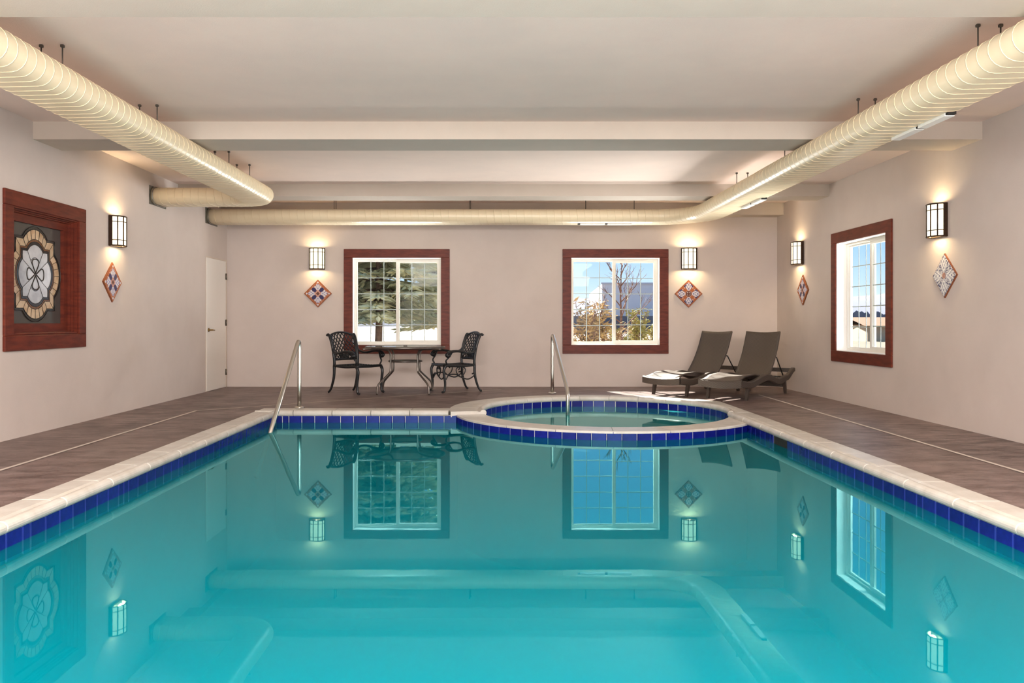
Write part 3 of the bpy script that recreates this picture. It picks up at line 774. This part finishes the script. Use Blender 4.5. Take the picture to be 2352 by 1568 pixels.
# ------------------------------------------------------------------ hand rails
def handrail(pts, base, label, fl):
    r = tag(empty('handrail', (base[0], base[1], 0)), label, 'handrail', 'stainless pool handrails')
    mb = MB(); mb.tube([Vector(p)-Vector((base[0], base[1], 0)) for p in pts], 0.025, 14); mb.build('rail_tube', 'steel', r)
    mb = MB(); mb.tube([(0, 0, 0.0), (0, 0, 0.012), (0, 0, 0.022)], [0.062, 0.06, 0.036], 18); mb.build('base_flange', 'steel', r)
def rail_path(x0, y0, x1, y1, ztop, zend, tail=None):
    d = Vector((x1-x0, y1-y0)); 
    top = Vector((x0, y0, ztop)); end = Vector((x1, y1, zend)); dn = (end-top).normalized(); R = 0.1
    o_up = top-Vector((0, 0, R*1.4)); pts = [(x0, y0, 0.01), (x0, y0, 0.3)]
    a, c, b_ = o_up, top, top+dn*R*1.4
    for i in range(13):
        t = i/12; pts.append(a*(1-t)**2+c*2*t*(1-t)+b_*t*t)
    if tail:
        a = end-dn*0.1; b_ = end-Vector((0, 0, 0.1))
        for i in range(9):
            t = i/8; pts.append(a*(1-t)**2+end*2*t*(1-t)+b_*t*t)
        pts.append((x1, y1, tail))
    else: pts.append(end)
    return pts
# pool rail: goes straight into the water
p = rail_path(-2.42, 10.2, -2.40, 8.30, 0.875, -0.50)
handrail(p, (-2.42, 10.2), 'slanted stainless handrail entering the pool near the left corner', 0)
p = rail_path(0.86, 12.26, 0.93, 10.46, 0.90, 0.18, tail=-0.45)
handrail(p, (0.86, 12.26), 'slanted stainless handrail entering the round spa', 0)

# ------------------------------------------------------------------ cast aluminium chairs (forward = local +X)
def make_chair(scrolls):
    r = empty('patio_chair'); SZ = 0.41; hw = 0.255
    for s in (-1, 1):
        mb = MB(); pts = catmull([(0.24, s*hw, SZ), (0.275, s*hw, SZ-0.08), (0.255, s*hw, 0.16), (0.262, s*hw, 0.04), (0.29, s*hw, 0.014)], 5)
        k = len(pts); mb.tube(pts, [0.024-0.009*i/(k-1) for i in range(k)], 8); mb.sphere((0.295, s*hw, 0.018), 0.018); mb.build('leg', 'cast', r)
        mb = MB(); pts = catmull([(-0.235, s*hw*0.94, SZ), (-0.24, s*hw*0.95, 0.25), (-0.285, s*hw*0.97, 0.09), (-0.325, s*hw, 0.02)], 5)
        k = len(pts); mb.tube(pts, [0.023-0.008*i/(k-1) for i in range(k)], 8); mb.sphere((-0.335, s*hw, 0.019), 0.019); mb.build('leg', 'cast', r)
        mb = MB(); pts = catmull([(-0.235, s*hw*0.94, SZ-0.01), (-0.23, s*hw*0.96, 0.5), (-0.262, s*hw*0.99, 0.70), (-0.315, s*hw*1.02, 0.85), (-0.35, s*hw*1.03, 0.873), (-0.368, s*hw*1.03, 0.858)], 5)
        mb.tube(pts, [0.021]*(len(pts)-6)+[0.019, 0.018, 0.018, 0.018, 0.019, 0.02], 8); mb.build('back_post', 'cast', r)
        # arm with scrolled end and S-shaped support
        mb = MB()
        arm = catmull([(-0.262, s*hw*0.99, 0.69), (-0.22, s*(hw+0.02), 0.62), (-0.1, s*(hw+0.045), 0.598), (0.07, s*(hw+0.055), 0.625), (0.20, s*(hw+0.05), 0.612), (0.25, s*(hw+0.05), 0.57), (0.225, s*(hw+0.05), 0.545), (0.20, s*(hw+0.05), 0.56)], 6)
        mb.tube(arm, [0.013+0.009*min(1, i/24) for i in range(len(arm))], 8, asp=1.25); mb.sphere((0.215, s*(hw+0.05), 0.565), 0.03)
        mb.build('arm', 'cast', r)
        mb = MB(); sup = catmull([(0.16, s*(hw+0.05), 0.61), (0.20, s*(hw+0.03), 0.54), (0.245, s*(hw+0.01), 0.48), (0.225, s*hw, 0.425), (0.25, s*hw, 0.40)], 6)
        mb.tube(sup, 0.0125, 7); mb.build('arm_support', 'cast', r)
    # seat: frame plus lattice
    mb = MB(); fr = catmull([(-0.235, -hw*0.94, SZ), (0, -hw, SZ-0.012), (0.24, -hw, SZ), (0.262, -hw*0.7, SZ), (0.268, 0, SZ-0.004), (0.262, hw*0.7, SZ), (0.24, hw, SZ), (0, hw, SZ-0.012), (-0.235, hw*0.94, SZ)], 5)
    mb.tube(fr, 0.019, 8); mb.tube([(-0.235, -hw*0.94, SZ), (-0.235, hw*0.94, SZ)], 0.016, 8)
    for i in range(-9, 10):
        for sg in (-1, 1):
            pts = []
            for j in range(13):
                y = -0.24+0.48*j/12; x = sg*y+i*0.055
                if -0.23 < x < 0.25: pts.append((x, y, SZ+0.004-0.02*(1-(x/0.25)**2)*(1-(y/0.25)**2)))
            if len(pts) > 1: mb.tube(pts, 0.0085, 4, asp=1.0)
    mb.build('seat', 'cast', r)
    # backrest panel
    def P(s, t):
        z = 0.50+t*0.36+0.045*(1-s*s)*t; zz = min(max((z-0.41)/0.46, 0), 1)
        x = -0.225-0.105*zz**1.7-0.035*(1-s*s)
        return (x, s*(hw-0.02)*(0.95+0.06*t), z)
    mb = MB(); loop = [P(-1+2*i/14, 0) for i in range(15)]+[P(1, i/8) for i in range(1, 9)]+[P(1-2*i/14, 1) for i in range(1, 15)]+[P(-1, 1-i/8) for i in range(1, 8)]
    mb.tube(loop, 0.016, 7, True); back = mb.build('backrest', 'cast', r)
    mb = MB()
    for i in range(-7, 8):
        for sg in (-1, 1):
            pts = []
            for j in range(25):
                t = 0.02+0.96*j/24; s = sg*(t-0.5)*1.55+i*0.30 + 0.12*math.sin(t*PI)*sg
                if abs(s) < 0.97: pts.append(P(s, t))
            if len(pts) > 1: mb.tube(pts, 0.0075, 4, asp=1.3)
    for c in (-0.3, 0.0, 0.3):
        for sg in (-1, 1):
            pts = [P(c+sg*(0.02+0.016*i)*math.cos(i*0.55)*1.0, 0.13+(0.012+0.009*i)*math.sin(i*0.55)) for i in range(11)]; mb.tube(pts, 0.008, 5)
    lat = mb.build('lattice', 'cast', back); lat['kind'] = 'stuff'
    if scrolls:
        def scroll(fn):
            mb = MB(); c1 = catmull([fn(0.0, 0.2), fn(0.05, 0.27), fn(0.16, 0.275), fn(0.24, 0.235), fn(0.36, 0.2), fn(0.46, 0.25), fn(0.455, 0.285), fn(0.425, 0.275)], 5); mb.tube(c1, 0.010, 6)
            for sg in (-1, 1):
                c2 = catmull([fn(0.24+sg*0.01, 0.24), fn(0.24+sg*0.06, 0.29), fn(0.24+sg*0.075, 0.35), fn(0.24+sg*0.035, 0.385), fn(0.24+sg*0.02, 0.36), fn(0.24+sg*0.04, 0.345)], 5); mb.tube(c2, 0.009, 6)
            mb.build('apron_scroll', 'cast', r)
        scroll(lambda u, z: (0.255, -hw+0.02+u*0.98, z))
        for s in (-1, 1): scroll(lambda u, z, s=s: (0.24-u, s*hw, z))
    return r
c1 = make_chair(False); c1.location = (-2.06, 12.33, 0); c1.rotation_euler = (0, 0, math.atan2(-0.35, 0.49))
tag(c1, 'black cast metal lattice armchair left of the glass table', 'chair', 'lattice patio chairs at the glass table')
c2 = make_chair(True); c2.location = (-0.62, 12.62, 0); c2.rotation_euler = (0, 0, math.atan2(-0.2, -0.415))
tag(c2, 'black cast metal lattice armchair with scroll brackets right of the table', 'chair', 'lattice patio chairs at the glass table')

def table():
    r = tag(empty('patio_table', (-1.34, 12.36, 0)), 'round glass patio table with dark bent tube legs', 'table'); R = 0.585; H = 0.70
    mb = MB(); mb.tube([(R*math.cos(2*PI*i/48), R*math.sin(2*PI*i/48), H-0.016) for i in range(48)], 0.018, 8, True); mb.build('rim', 'tablemetal', r)
    mb = MB(); mb.prism([((R-0.005)*math.cos(2*PI*i/48), (R-0.005)*math.sin(2*PI*i/48)) for i in range(48)], lambda u, v, d: (u, v, d), H-0.006, H+0.001); mb.build('glass_top', 'tableglass', r)
    for sx in (-1, 1):
        for sy in (-1, 1):
            ux, uy = sx*0.76, sy*0.65; L = lambda k, z: (ux*k, uy*k, z)
            pts = catmull([(ux*0.74, uy*0.74, H-0.03), L(0.36, H-0.045), L(0.275, H-0.1), L(0.262, 0.5), L(0.265, 0.34), L(0.31, 0.285), L(0.45, 0.17), L(0.49, 0.11), L(0.50, 0.0)], 5)
            mb = MB(); mb.tube(pts, 0.0145, 8); mb.build('leg', 'tablemetal', r)
    mb = MB(); mb.tube([(0.245*math.cos(2*PI*i/32), 0.245*math.sin(2*PI*i/32), 0.475) for i in range(32)], 0.013, 7, True)
    mb.prism([(0.24*math.cos(2*PI*i/32), 0.24*math.sin(2*PI*i/32)) for i in range(32)], lambda u, v, d: (u, v, d), 0.471, 0.477); mb.build('lower_ring', 'tablemetal', r)
    mb = MB(); mb.tube([(0, 0, H+0.001), (0, 0, H+0.01)], 0.03, 14); mb.build('umbrella_cap', 'tablemetal', r)
table()

# ------------------------------------------------------------------ wicker loungers (foot at x=0, head towards +x)
def interp(tab, u):
    for (a, b), (c, d) in zip(tab[:-1], tab[1:]):
        if u <= c:
            t = (u-a)/(c-a); t = t*t*(3-2*t); return b+(d-b)*t
    return tab[-1][1]
RAIL = [(0, .275), (.32, .25), (.93, .325), (1.40, .24), (1.72, .275), (2.0, .37)]
MAT = [(0, .285), (.28, .335), (.55, .345), (.92, .285), (1.12, .275)]
def make_lounger():
    r = empty('sun_lounger'); hw = 0.31
    for s in (-1, 1):
        mb = MB(); v = []; N = 40; th = 0.095; rw = 0.055
        for i in range(N+1):
            u = 2.0*i/N; z = interp(RAIL, u); t = th*(1-0.35*max(0, (u-1.5)/0.5)); y0, y1 = s*hw, s*(hw-rw)
            v += [(u, y0, z-0.012), (u, y0-s*0.012, z), (u, y1, z), (u, y1, z-t), (u, y0-s*0.01, z-t), (u, y0, z-t+0.01)]
        f = [(i*6+k, i*6+(k+1) % 6, (i+1)*6+(k+1) % 6, (i+1)*6+k) for i in range(N) for k in range(6)]+[tuple(range(6)), tuple(range(N*6, N*6+6))]
        mb.add(v, f); mb.build('side_rail', 'wicker', r)
        for u, du in ((0.27, -0.05), (1.62, 0.05)):
            z = interp(RAIL, u)-0.05; mb = MB(); y = s*(hw-0.03); a = 0.022
            v = [(u+dx*a, y+dy*a, z) for dx, dy in ((-1.3, -1), (1.3, -1), (1.3, 1), (-1.3, 1))]+[(u+du+dx*a*0.7, y+dy*a*0.8, 0) for dx, dy in ((-1.3, -1), (1.3, -1), (1.3, 1), (-1.3, 1))]
            mb.add(v, [(0, 1, 2, 3), (7, 6, 5, 4)]+[(i, (i+1) % 4, 4+(i+1) % 4, 4+i) for i in range(4)]); mb.build('leg', 'loungeleg', r)
    def slab(name, rows, w, th, sag=0.02):
        mb = MB(); nv = 13; v = []
        for p, nrm in rows:
            for j in range(nv):
                y = -w+2*w*j/(nv-1); k = sag*(1-(y/w)**2)
                for o in (0, th): v.append((p[0]-nrm[0]*(k+o), y, p[1]-nrm[1]*(k+o)))
        n2 = nv*2; f = []; R_ = len(rows)
        for i in range(R_-1):
            for j in range(nv-1):
                a = i*n2+j*2; f += [(a, a+2, a+n2+2, a+n2), (a+1, a+n2+1, a+n2+3, a+3)]
            a = i*n2; f += [(a, a+n2, a+n2+1, a+1)]; a = i*n2+(nv-1)*2; f += [(a, a+1, a+n2+1, a+n2)]
        for j in range(nv-1):
            a = j*2; f += [(a, a+1, a+3, a+2)]; a = (R_-1)*n2+j*2; f += [(a, a+2, a+3, a+1)]
        mb.add(v, f, True); return mb.build(name, 'wicker', r)
    rows = [((1.12*i/24, interp(MAT, 1.12*i/24)), (0, 1)) for i in range(25)]
    slab('seat_panel', rows, hw-0.05, 0.022)
    # foot apron, sagging with the seat
    mb = MB(); v = []; f = []; nv = 13
    for j in range(nv):
        y = -hw+2*hw*j/(nv-1); k = 0.022*(1-(y/hw)**2)
        v += [(0.0, y, 0.288-k), (-0.018, y, 0.27-k), (-0.018, y, 0.185-k), (0.03, y, 0.18-k), (0.03, y, 0.28-k)]
    for j in range(nv-1): f += [(j*5+k, j*5+(k+1) % 5, (j+1)*5+(k+1) % 5, (j+1)*5+k) for k in range(5)]
    f += [tuple(range(5)), tuple(range((nv-1)*5, nv*5))]; mb.add(v, f); mb.build('foot_apron', 'wicker', r)
    # backrest
    ang = math.radians(55); rows = []
    for i in range(21):
        t = i/20; L = 0.80*t; bow = -0.05*math.sin(PI*t)
        cx, cz = math.cos(ang), math.sin(ang); rows.append(((1.06+cx*L+cz*(-bow), 0.27+cz*L-cx*(-bow)), (-cz, cx)))
    slab('backrest', rows, hw-0.05, 0.026, 0.03)
    mb = MB(); tx, tz = 1.06+math.cos(ang)*0.42+0.12, 0.27+math.sin(ang)*0.42-0.07
    for s in (-1, 1): mb.tube([(tx, s*(hw-0.07), tz), (1.70, s*(hw-0.07), interp(RAIL, 1.70)-0.03)], 0.009, 6)
    mb.tube([(tx, -hw+0.07, tz), (tx, hw-0.07, tz)], 0.009, 6); mb.tube([(1.70, -hw+0.06, interp(RAIL, 1.7)-0.03), (1.70, hw-0.06, interp(RAIL, 1.7)-0.03)], 0.009, 6)
    mb.build('back_strut', 'loungemetal', r)
    mb = MB(); mb.box(1.585, 1.625, -hw+0.05, hw-0.05, 0.10, 0.235); mb.build('rear_apron', 'wicker', r)
    mb = MB(); mb.box(1.96, 1.99, -hw+0.05, hw-0.05, 0.30, 0.36); mb.build('head_rail', 'wicker', r)
    return r
l1 = make_lounger()
def put_lounger(o, fl, fr, ang, lab):
    d = Vector((math.cos(ang), math.sin(ang))); mid = (Vector(fl)+Vector(fr))/2-d*0.25
    o.location = (mid.x, mid.y, 0); o.rotation_euler = (0, 0, ang); tag(o, lab, 'lounger', 'brown wicker chaise loungers')
l2 = copy_tree(l1)
put_lounger(l1, (2.33, 12.14), (2.78, 11.72), math.radians(44.4), 'brown wicker chaise lounger farther left, beneath the sky window')
put_lounger(l2, (2.99, 11.52), (3.44, 11.18), math.radians(50.5), 'brown wicker chaise lounger in front, near the right wall')

# ------------------------------------------------------------------ outdoors
def gz(y): return -0.15 if y < 26 else -0.15-1.5*min(1.0, (y-26)/140)
mb = MB(); ys = [13.7, 26, 40, 60, 90, 130, 166, 400, 900]; xs = [-400, -60, -20, 0, 20, 60, 120, 600]
mb.add([(x, y, gz(y)) for y in ys for x in xs], [(j*8+i, j*8+i+1, j*8+8+i+1, j*8+8+i) for j in range(len(ys)-1) for i in range(7)])
mb.add([(XR+WT, -60, -0.15), (600, -60, -0.15), (600, 13.7, -0.15), (XR+WT, 13.7, -0.15)], [(0, 1, 2, 3)])
struct(mb.build('ground', 'snow', fixn=False), 'bright snowy dry ground outside the windows')
# hills
mb = MB(); v = []; N = 90
rr = random.Random(3); ph = [rr.uniform(0, 6) for _ in range(6)]
for i in range(N+1):
    a = math.radians(20+140*i/N); h = 19+4*math.sin(a*7+ph[0])+3*math.sin(a*17+ph[1])+1.2*math.sin(a*41+ph[2])
    for rad, z in ((430, -3), (470, h*0.55), (520, h), (620, h*0.9)): v.append((rad*math.cos(a), rad*math.sin(a), z))
mb.add(v, [(i*4+k, i*4+k+1, i*4+5+k, i*4+4+k) for i in range(N) for k in range(3)], True)
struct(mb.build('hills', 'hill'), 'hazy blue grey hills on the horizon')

def spruce_mesh(seed, H=9.0, R=1.75, z0=1.5):
    rg = random.Random(seed); tr = MB(); fo = MB()
    tr.tube([(0.03*math.sin(i), 0.03*math.cos(i*1.7), H*i/8) for i in range(9)], [0.085*(1-i/8.6)+0.01 for i in range(9)], 8)
    z = z0
    while z < H-0.3:
        k = 1-(z-z0)/(H-z0); nb = 14 if z < 5 else 9
        for b in range(nb):
            a = rg.uniform(0, 2*PI); L = R*k**0.8*rg.uniform(0.75, 1.1)+0.15; droop = rg.uniform(0.10, 0.30)
            ca, sa = math.cos(a), math.sin(a); ns = int(5+L*6)
            tr.tube([(0, 0, z), (ca*L*0.5, sa*L*0.5, z-droop*L*0.35), (ca*L*0.95, sa*L*0.95, z-droop*L*0.6)], [0.022, 0.014, 0.005], 4)
            for s in range(ns):
                t = 0.18+0.82*(s+rg.random())/ns; px, py, pz = ca*L*t, sa*L*t, z-droop*L*(t-0.4*t*t)
                for sd in (-1, 1, 0):
                    l = rg.uniform(0.28, 0.52)*(1.15-0.6*t)+0.10
                    an = a+sd*rg.uniform(0.6, 1.1); dx, dy, dz = math.cos(an)*l, math.sin(an)*l, rg.uniform(-0.4, 0.05)*l
                    w = rg.uniform(0.035, 0.06); e_ = Vector((dx, dy, dz)); q = e_.cross(Vector((0, 0, 1))).normalized()*w; up = Vector((0, 0, w*0.8))
                    p0 = Vector((px, py, pz)); pm = p0+e_*0.45
                    fo.add([p0, pm+q, pm+up, pm-q, pm-up, p0+e_], [(0, 1, 2), (0, 2, 3), (0, 3, 4), (0, 4, 1), (5, 2, 1), (5, 3, 2), (5, 4, 3), (5, 1, 4)])
        z += 0.24+0.1*(1-k)
    return tr, fo
def tree(name, loc, parts, label, group, rz=0, sc_=1.0):
    r = tag(empty(name, loc, rz), label, 'tree', group); r.scale = (sc_,)*3
    for nm, me in parts: 
        o = link(nm, me, r)
        if nm in ('foliage', 'twigs'): o['kind'] = 'stuff'
    return r
tr, fo = spruce_mesh(5); a = tr.mesh('trunk'); a.materials.append(M['bark']); b = fo.mesh('foliage'); b.materials.append(M['spruce'])
sp_parts = [('trunk', a), ('foliage', b)]
G = 'spruces behind the left back window'
tree('spruce_tree', (-2.75, 19.4, gz(19)), sp_parts, 'tall spruce with trunk left of the window mullion', G, 0.4)
tree('spruce_tree', (-1.1, 23.4, gz(21)), sp_parts, 'tall spruce behind the right half of the table window', G, 2.1, 0.82)
tree('spruce_tree', (-6.1, 25.0, gz(25)), sp_parts, 'tall spruce at the left edge of the table window', G, 3.6, 1.7)
tree('spruce_tree', (-1.0, 31.5, gz(31)), sp_parts, 'farther spruce between the nearer spruce trunks', G, 5.0, 1.1)

def bare_tree(seed, H, n0, r0):
    rg = random.Random(seed); mb = MB()
    def grow(p, d, L, r, lv):
        q = p+d*L*0.5+Vector((rg.uniform(-.05, .05), rg.uniform(-.05, .05), 0))*L; e_ = p+d*L
        mb.tube([p, q, e_], [r, r*0.8, r*0.6], 5)
        if lv == 0: return
        for i in range(n0 if lv > 1 else 3):
            nd = (d+Vector((rg.uniform(-1, 1), rg.uniform(-1, 1), rg.uniform(-0.1, 0.7)))*0.75).normalized()
            grow(p.lerp(e_, rg.uniform(0.5, 1.0)), nd, L*rg.uniform(0.5, 0.75), r*0.5, lv-1)
    mb.tube([(0, 0, 0), (0.03, 0, H*0.3), (0.0, 0.02, H*0.6), (0.04, 0, H)], [r0, r0*0.85, r0*0.5, 0.006], 6)
    for i in range(13):
        t = 0.30+0.62*i/12; a = i*2.4; p = Vector((0.02, 0, H*t))
        grow(p, Vector((math.cos(a)*0.8, math.sin(a)*0.8, rg.uniform(0.55, 1.0))).normalized(), H*(0.36-0.26*t)*rg.uniform(0.8, 1.2), r0*0.42, 2)
    return mb
mb = bare_tree(11, 3.3, 3, 0.05); a = mb.mesh('branches'); a.materials.append(M['twig'])
tree('bare_tree', (3.98, 26.0, gz(26)), [('branches', a)], 'slender leafless tree in the right half of the sky window', 'trees outside the sky window')
def shrub(seed, H, W, leaf, nst=14, nl=260):
    rg = random.Random(seed); st = MB(); lv = MB()
    tips = []
    for i in range(nst):
        a = rg.uniform(0, 2*PI); L = H*rg.uniform(0.6, 1.0); ex, ey = math.cos(a)*W*rg.uniform(0.2, 1), math.sin(a)*W*rg.uniform(0.2, 1)
        pts = [Vector((ex*0.1, ey*0.1, 0)), Vector((ex*0.4, ey*0.4, L*0.5)), Vector((ex, ey, L))]; st.tube(pts, [0.02, 0.014, 0.005], 4); tips.append(pts)
        for k in range(5):
            t = rg.uniform(0.3, 0.9); b0 = pts[0].lerp(pts[2], t); e_ = b0+Vector((rg.uniform(-.3, .3), rg.uniform(-.3, .3), rg.uniform(0.05, .3)))*H*0.5; st.tube([b0, e_], [0.009, 0.003], 3); tips.append([b0, b0, e_])
    for i in range(nl):
        p = rg.choice(tips); c = p[0].lerp(p[2], rg.uniform(0.4, 1.0))+Vector((rg.gauss(0, .05), rg.gauss(0, .05), rg.gauss(0, .05)))
        d = Vector((rg.gauss(0, 1), rg.gauss(0, 1), rg.gauss(0, 0.6))).normalized()*rg.uniform(0.05, 0.11); q = d.orthogonal().normalized()*0.025; h = d.cross(q).normalized()*0.012
        lv.add([c-d, c+q, c+h, c-q, c-h, c+d], [(0, 1, 2), (0, 2, 3), (0, 3, 4), (0, 4, 1), (5, 2, 1), (5, 3, 2), (5, 4, 3), (5, 1, 4)])
    a = st.mesh('twigs'); a.materials.append(M['twig']); b = lv.mesh('foliage'); b.materials.append(M[leaf]); return [('twigs', a), ('foliage', b)]
def put_shrub(px, Y, parts, label, s=1.0):
    o = tree('shrub', ((px-VX)/F*Y, Y, gz(Y)), parts, label, 'shrubs outside the sky window', rz=px, sc_=s); o['category'] = 'shrub'
put_shrub(1345, 20.5, shrub(21, 1.95, 0.75, 'gold', 22, 900), 'golden brown leafy shrub at left of the sky window')
put_shrub(1395, 24, shrub(22, 1.35, 0.8, 'gold', 18, 260), 'sparse reddish shrub beside the golden one', 1.0)
put_shrub(1466, 27.5, shrub(23, 1.75, 0.5, 'yellowpine', 12, 700), 'tall yellow green shrub behind the bare tree')
put_shrub(1425, 33, shrub(24, 1.15, 0.9, 'yellowpine', 16, 700), 'low yellow green shrub left of the bare tree trunk')
put_shrub(1500, 31, shrub(25, 1.2, 0.7, 'yellowpine', 14, 600), 'low yellow green shrub at right window edge')
# warehouse
def P(px, py, Y): return ((px-VX)/F*Y, Y, CAMZ-(py-VY)/F*Y)
r = tag(empty('warehouse', (30, 200, gz(200))), 'big pale grey warehouse beyond the bare tree', 'building')
x0 = (1383-VX)/F*200-30; zt = 1.07+86/F*200-gz(200); L = 27
mb = MB(); mb.add([(x0, 0, 0), (x0+60, 0, 0), (x0+60, 0, zt), (x0, 0, zt), (x0, L, 0), (x0+60, L, 0), (x0+60, L, zt-1.5), (x0, L, zt-1.5)],
    [(0, 1, 2, 3), (5, 4, 7, 6), (4, 0, 3, 7), (1, 5, 6, 2)]); mb.build('wall', 'bldg_w', r)
mb = MB(); mb.add([(x0, 0.3, zt-0.3), (x0+60, 0.3, zt-0.3), (x0+60, L, zt-1.7), (x0, L, zt-1.7)], [(0, 1, 2, 3)]); mb.build('roof', 'bldg_roof', r)
mb = MB(); mb.box(x0-0.3, x0+60, -0.25, 0.25, zt-0.05, zt+0.35); mb.build('parapet_cap', 'bldg_roof', r)
mb = MB(); mb.box(x0+20-4, x0+28, -0.2, 0, 0, 4.2); mb.build('loading_door', 'forest', r)
o = B('boundary_wall', 'forest', None, 15, 60, 184, 185, gz(184), 2.3); tag(o, 'dark low wall in front of the warehouse', 'wall')
def car(loc, rz, label):
    r = tag(empty('car', loc, rz), label, 'car')
    prof = [(-2.1, 0.3), (-2.15, 0.75), (-1.3, 0.9), (-0.7, 1.4), (0.8, 1.42), (1.5, 0.95), (2.1, 0.8), (2.15, 0.3)]
    mb = MB(); mb.prism(prof, lambda u, v, d: (u, d, v), -0.85, 0.85); mb.build('body', 'carpaint', r)
    for s in (-1, 1):
        mb = MB(); mb.prism([(-1.1, 0.92), (-0.62, 1.33), (0.75, 1.35), (1.25, 0.95)], lambda u, v, d: (u, d, v), s*0.86, s*0.84); mb.build('side_glass', 'carglass', r)
        for x in (-1.35, 1.35): mb = MB(); mb.tube([(x, s*0.72, 0.32), (x, s*0.9, 0.32)], 0.32, 14); mb.build('wheel', 'tyre', r)
Y = 150; car(((1385-VX)/F*Y, Y, gz(Y)), 0.1, 'silver car parked far off beside the bare tree')
struct(B('street', 'asphalt', None, -60, 120, 138, 166, -1.9, gz(150)+0.06), 'grey street far outside')
# seen through the right window
r = tag(empty('tan_house', (31.3, 66, gz(66))), 'low tan house with orange roof outside the right window', 'building')
mb = MB(); mb.box(-1.4, 6, 0, 6, 0, 1.35); mb.build('wall', 'tanbuild', r)
mb = MB(); mb.add([(-1.8, -0.4, 1.3), (6.4, -0.4, 1.3), (6.4, 3, 2.0), (-1.8, 3, 2.0), (-1.8, 6.4, 1.3), (6.4, 6.4, 1.3)], [(0, 1, 2, 3), (3, 2, 5, 4)]); mb.build('roof', 'rustroof', r)
mb = MB(); rg = random.Random(9); v = []
for i in range(61):
    x = 95+50*i/60; v += [(x, 250, -2), (x, 252, 2.6+rg.uniform(0.4, 2.0)), (x, 256, -2)]
mb.add(v, [(i*3, i*3+1, i*3+4, i*3+3) for i in range(60)]+[(i*3+1, i*3+2, i*3+5, i*3+4) for i in range(60)])
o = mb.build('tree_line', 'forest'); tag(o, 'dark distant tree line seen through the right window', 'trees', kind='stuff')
mb = MB(); ys = [8, 14, 20, 26, 40, 60, 90, 120, 160]
mb.add([p for y in ys for p in ((max(4.9, 0.33*y), y, gz(y)+0.04), (0.8*y+20, y, gz(y)+0.04))], [(i*2, i*2+1, i*2+3, i*2+2) for i in range(len(ys)-1)])
struct(mb.build('bare_ground', 'sand', fixn=False), 'tan bare ground outside the right window')
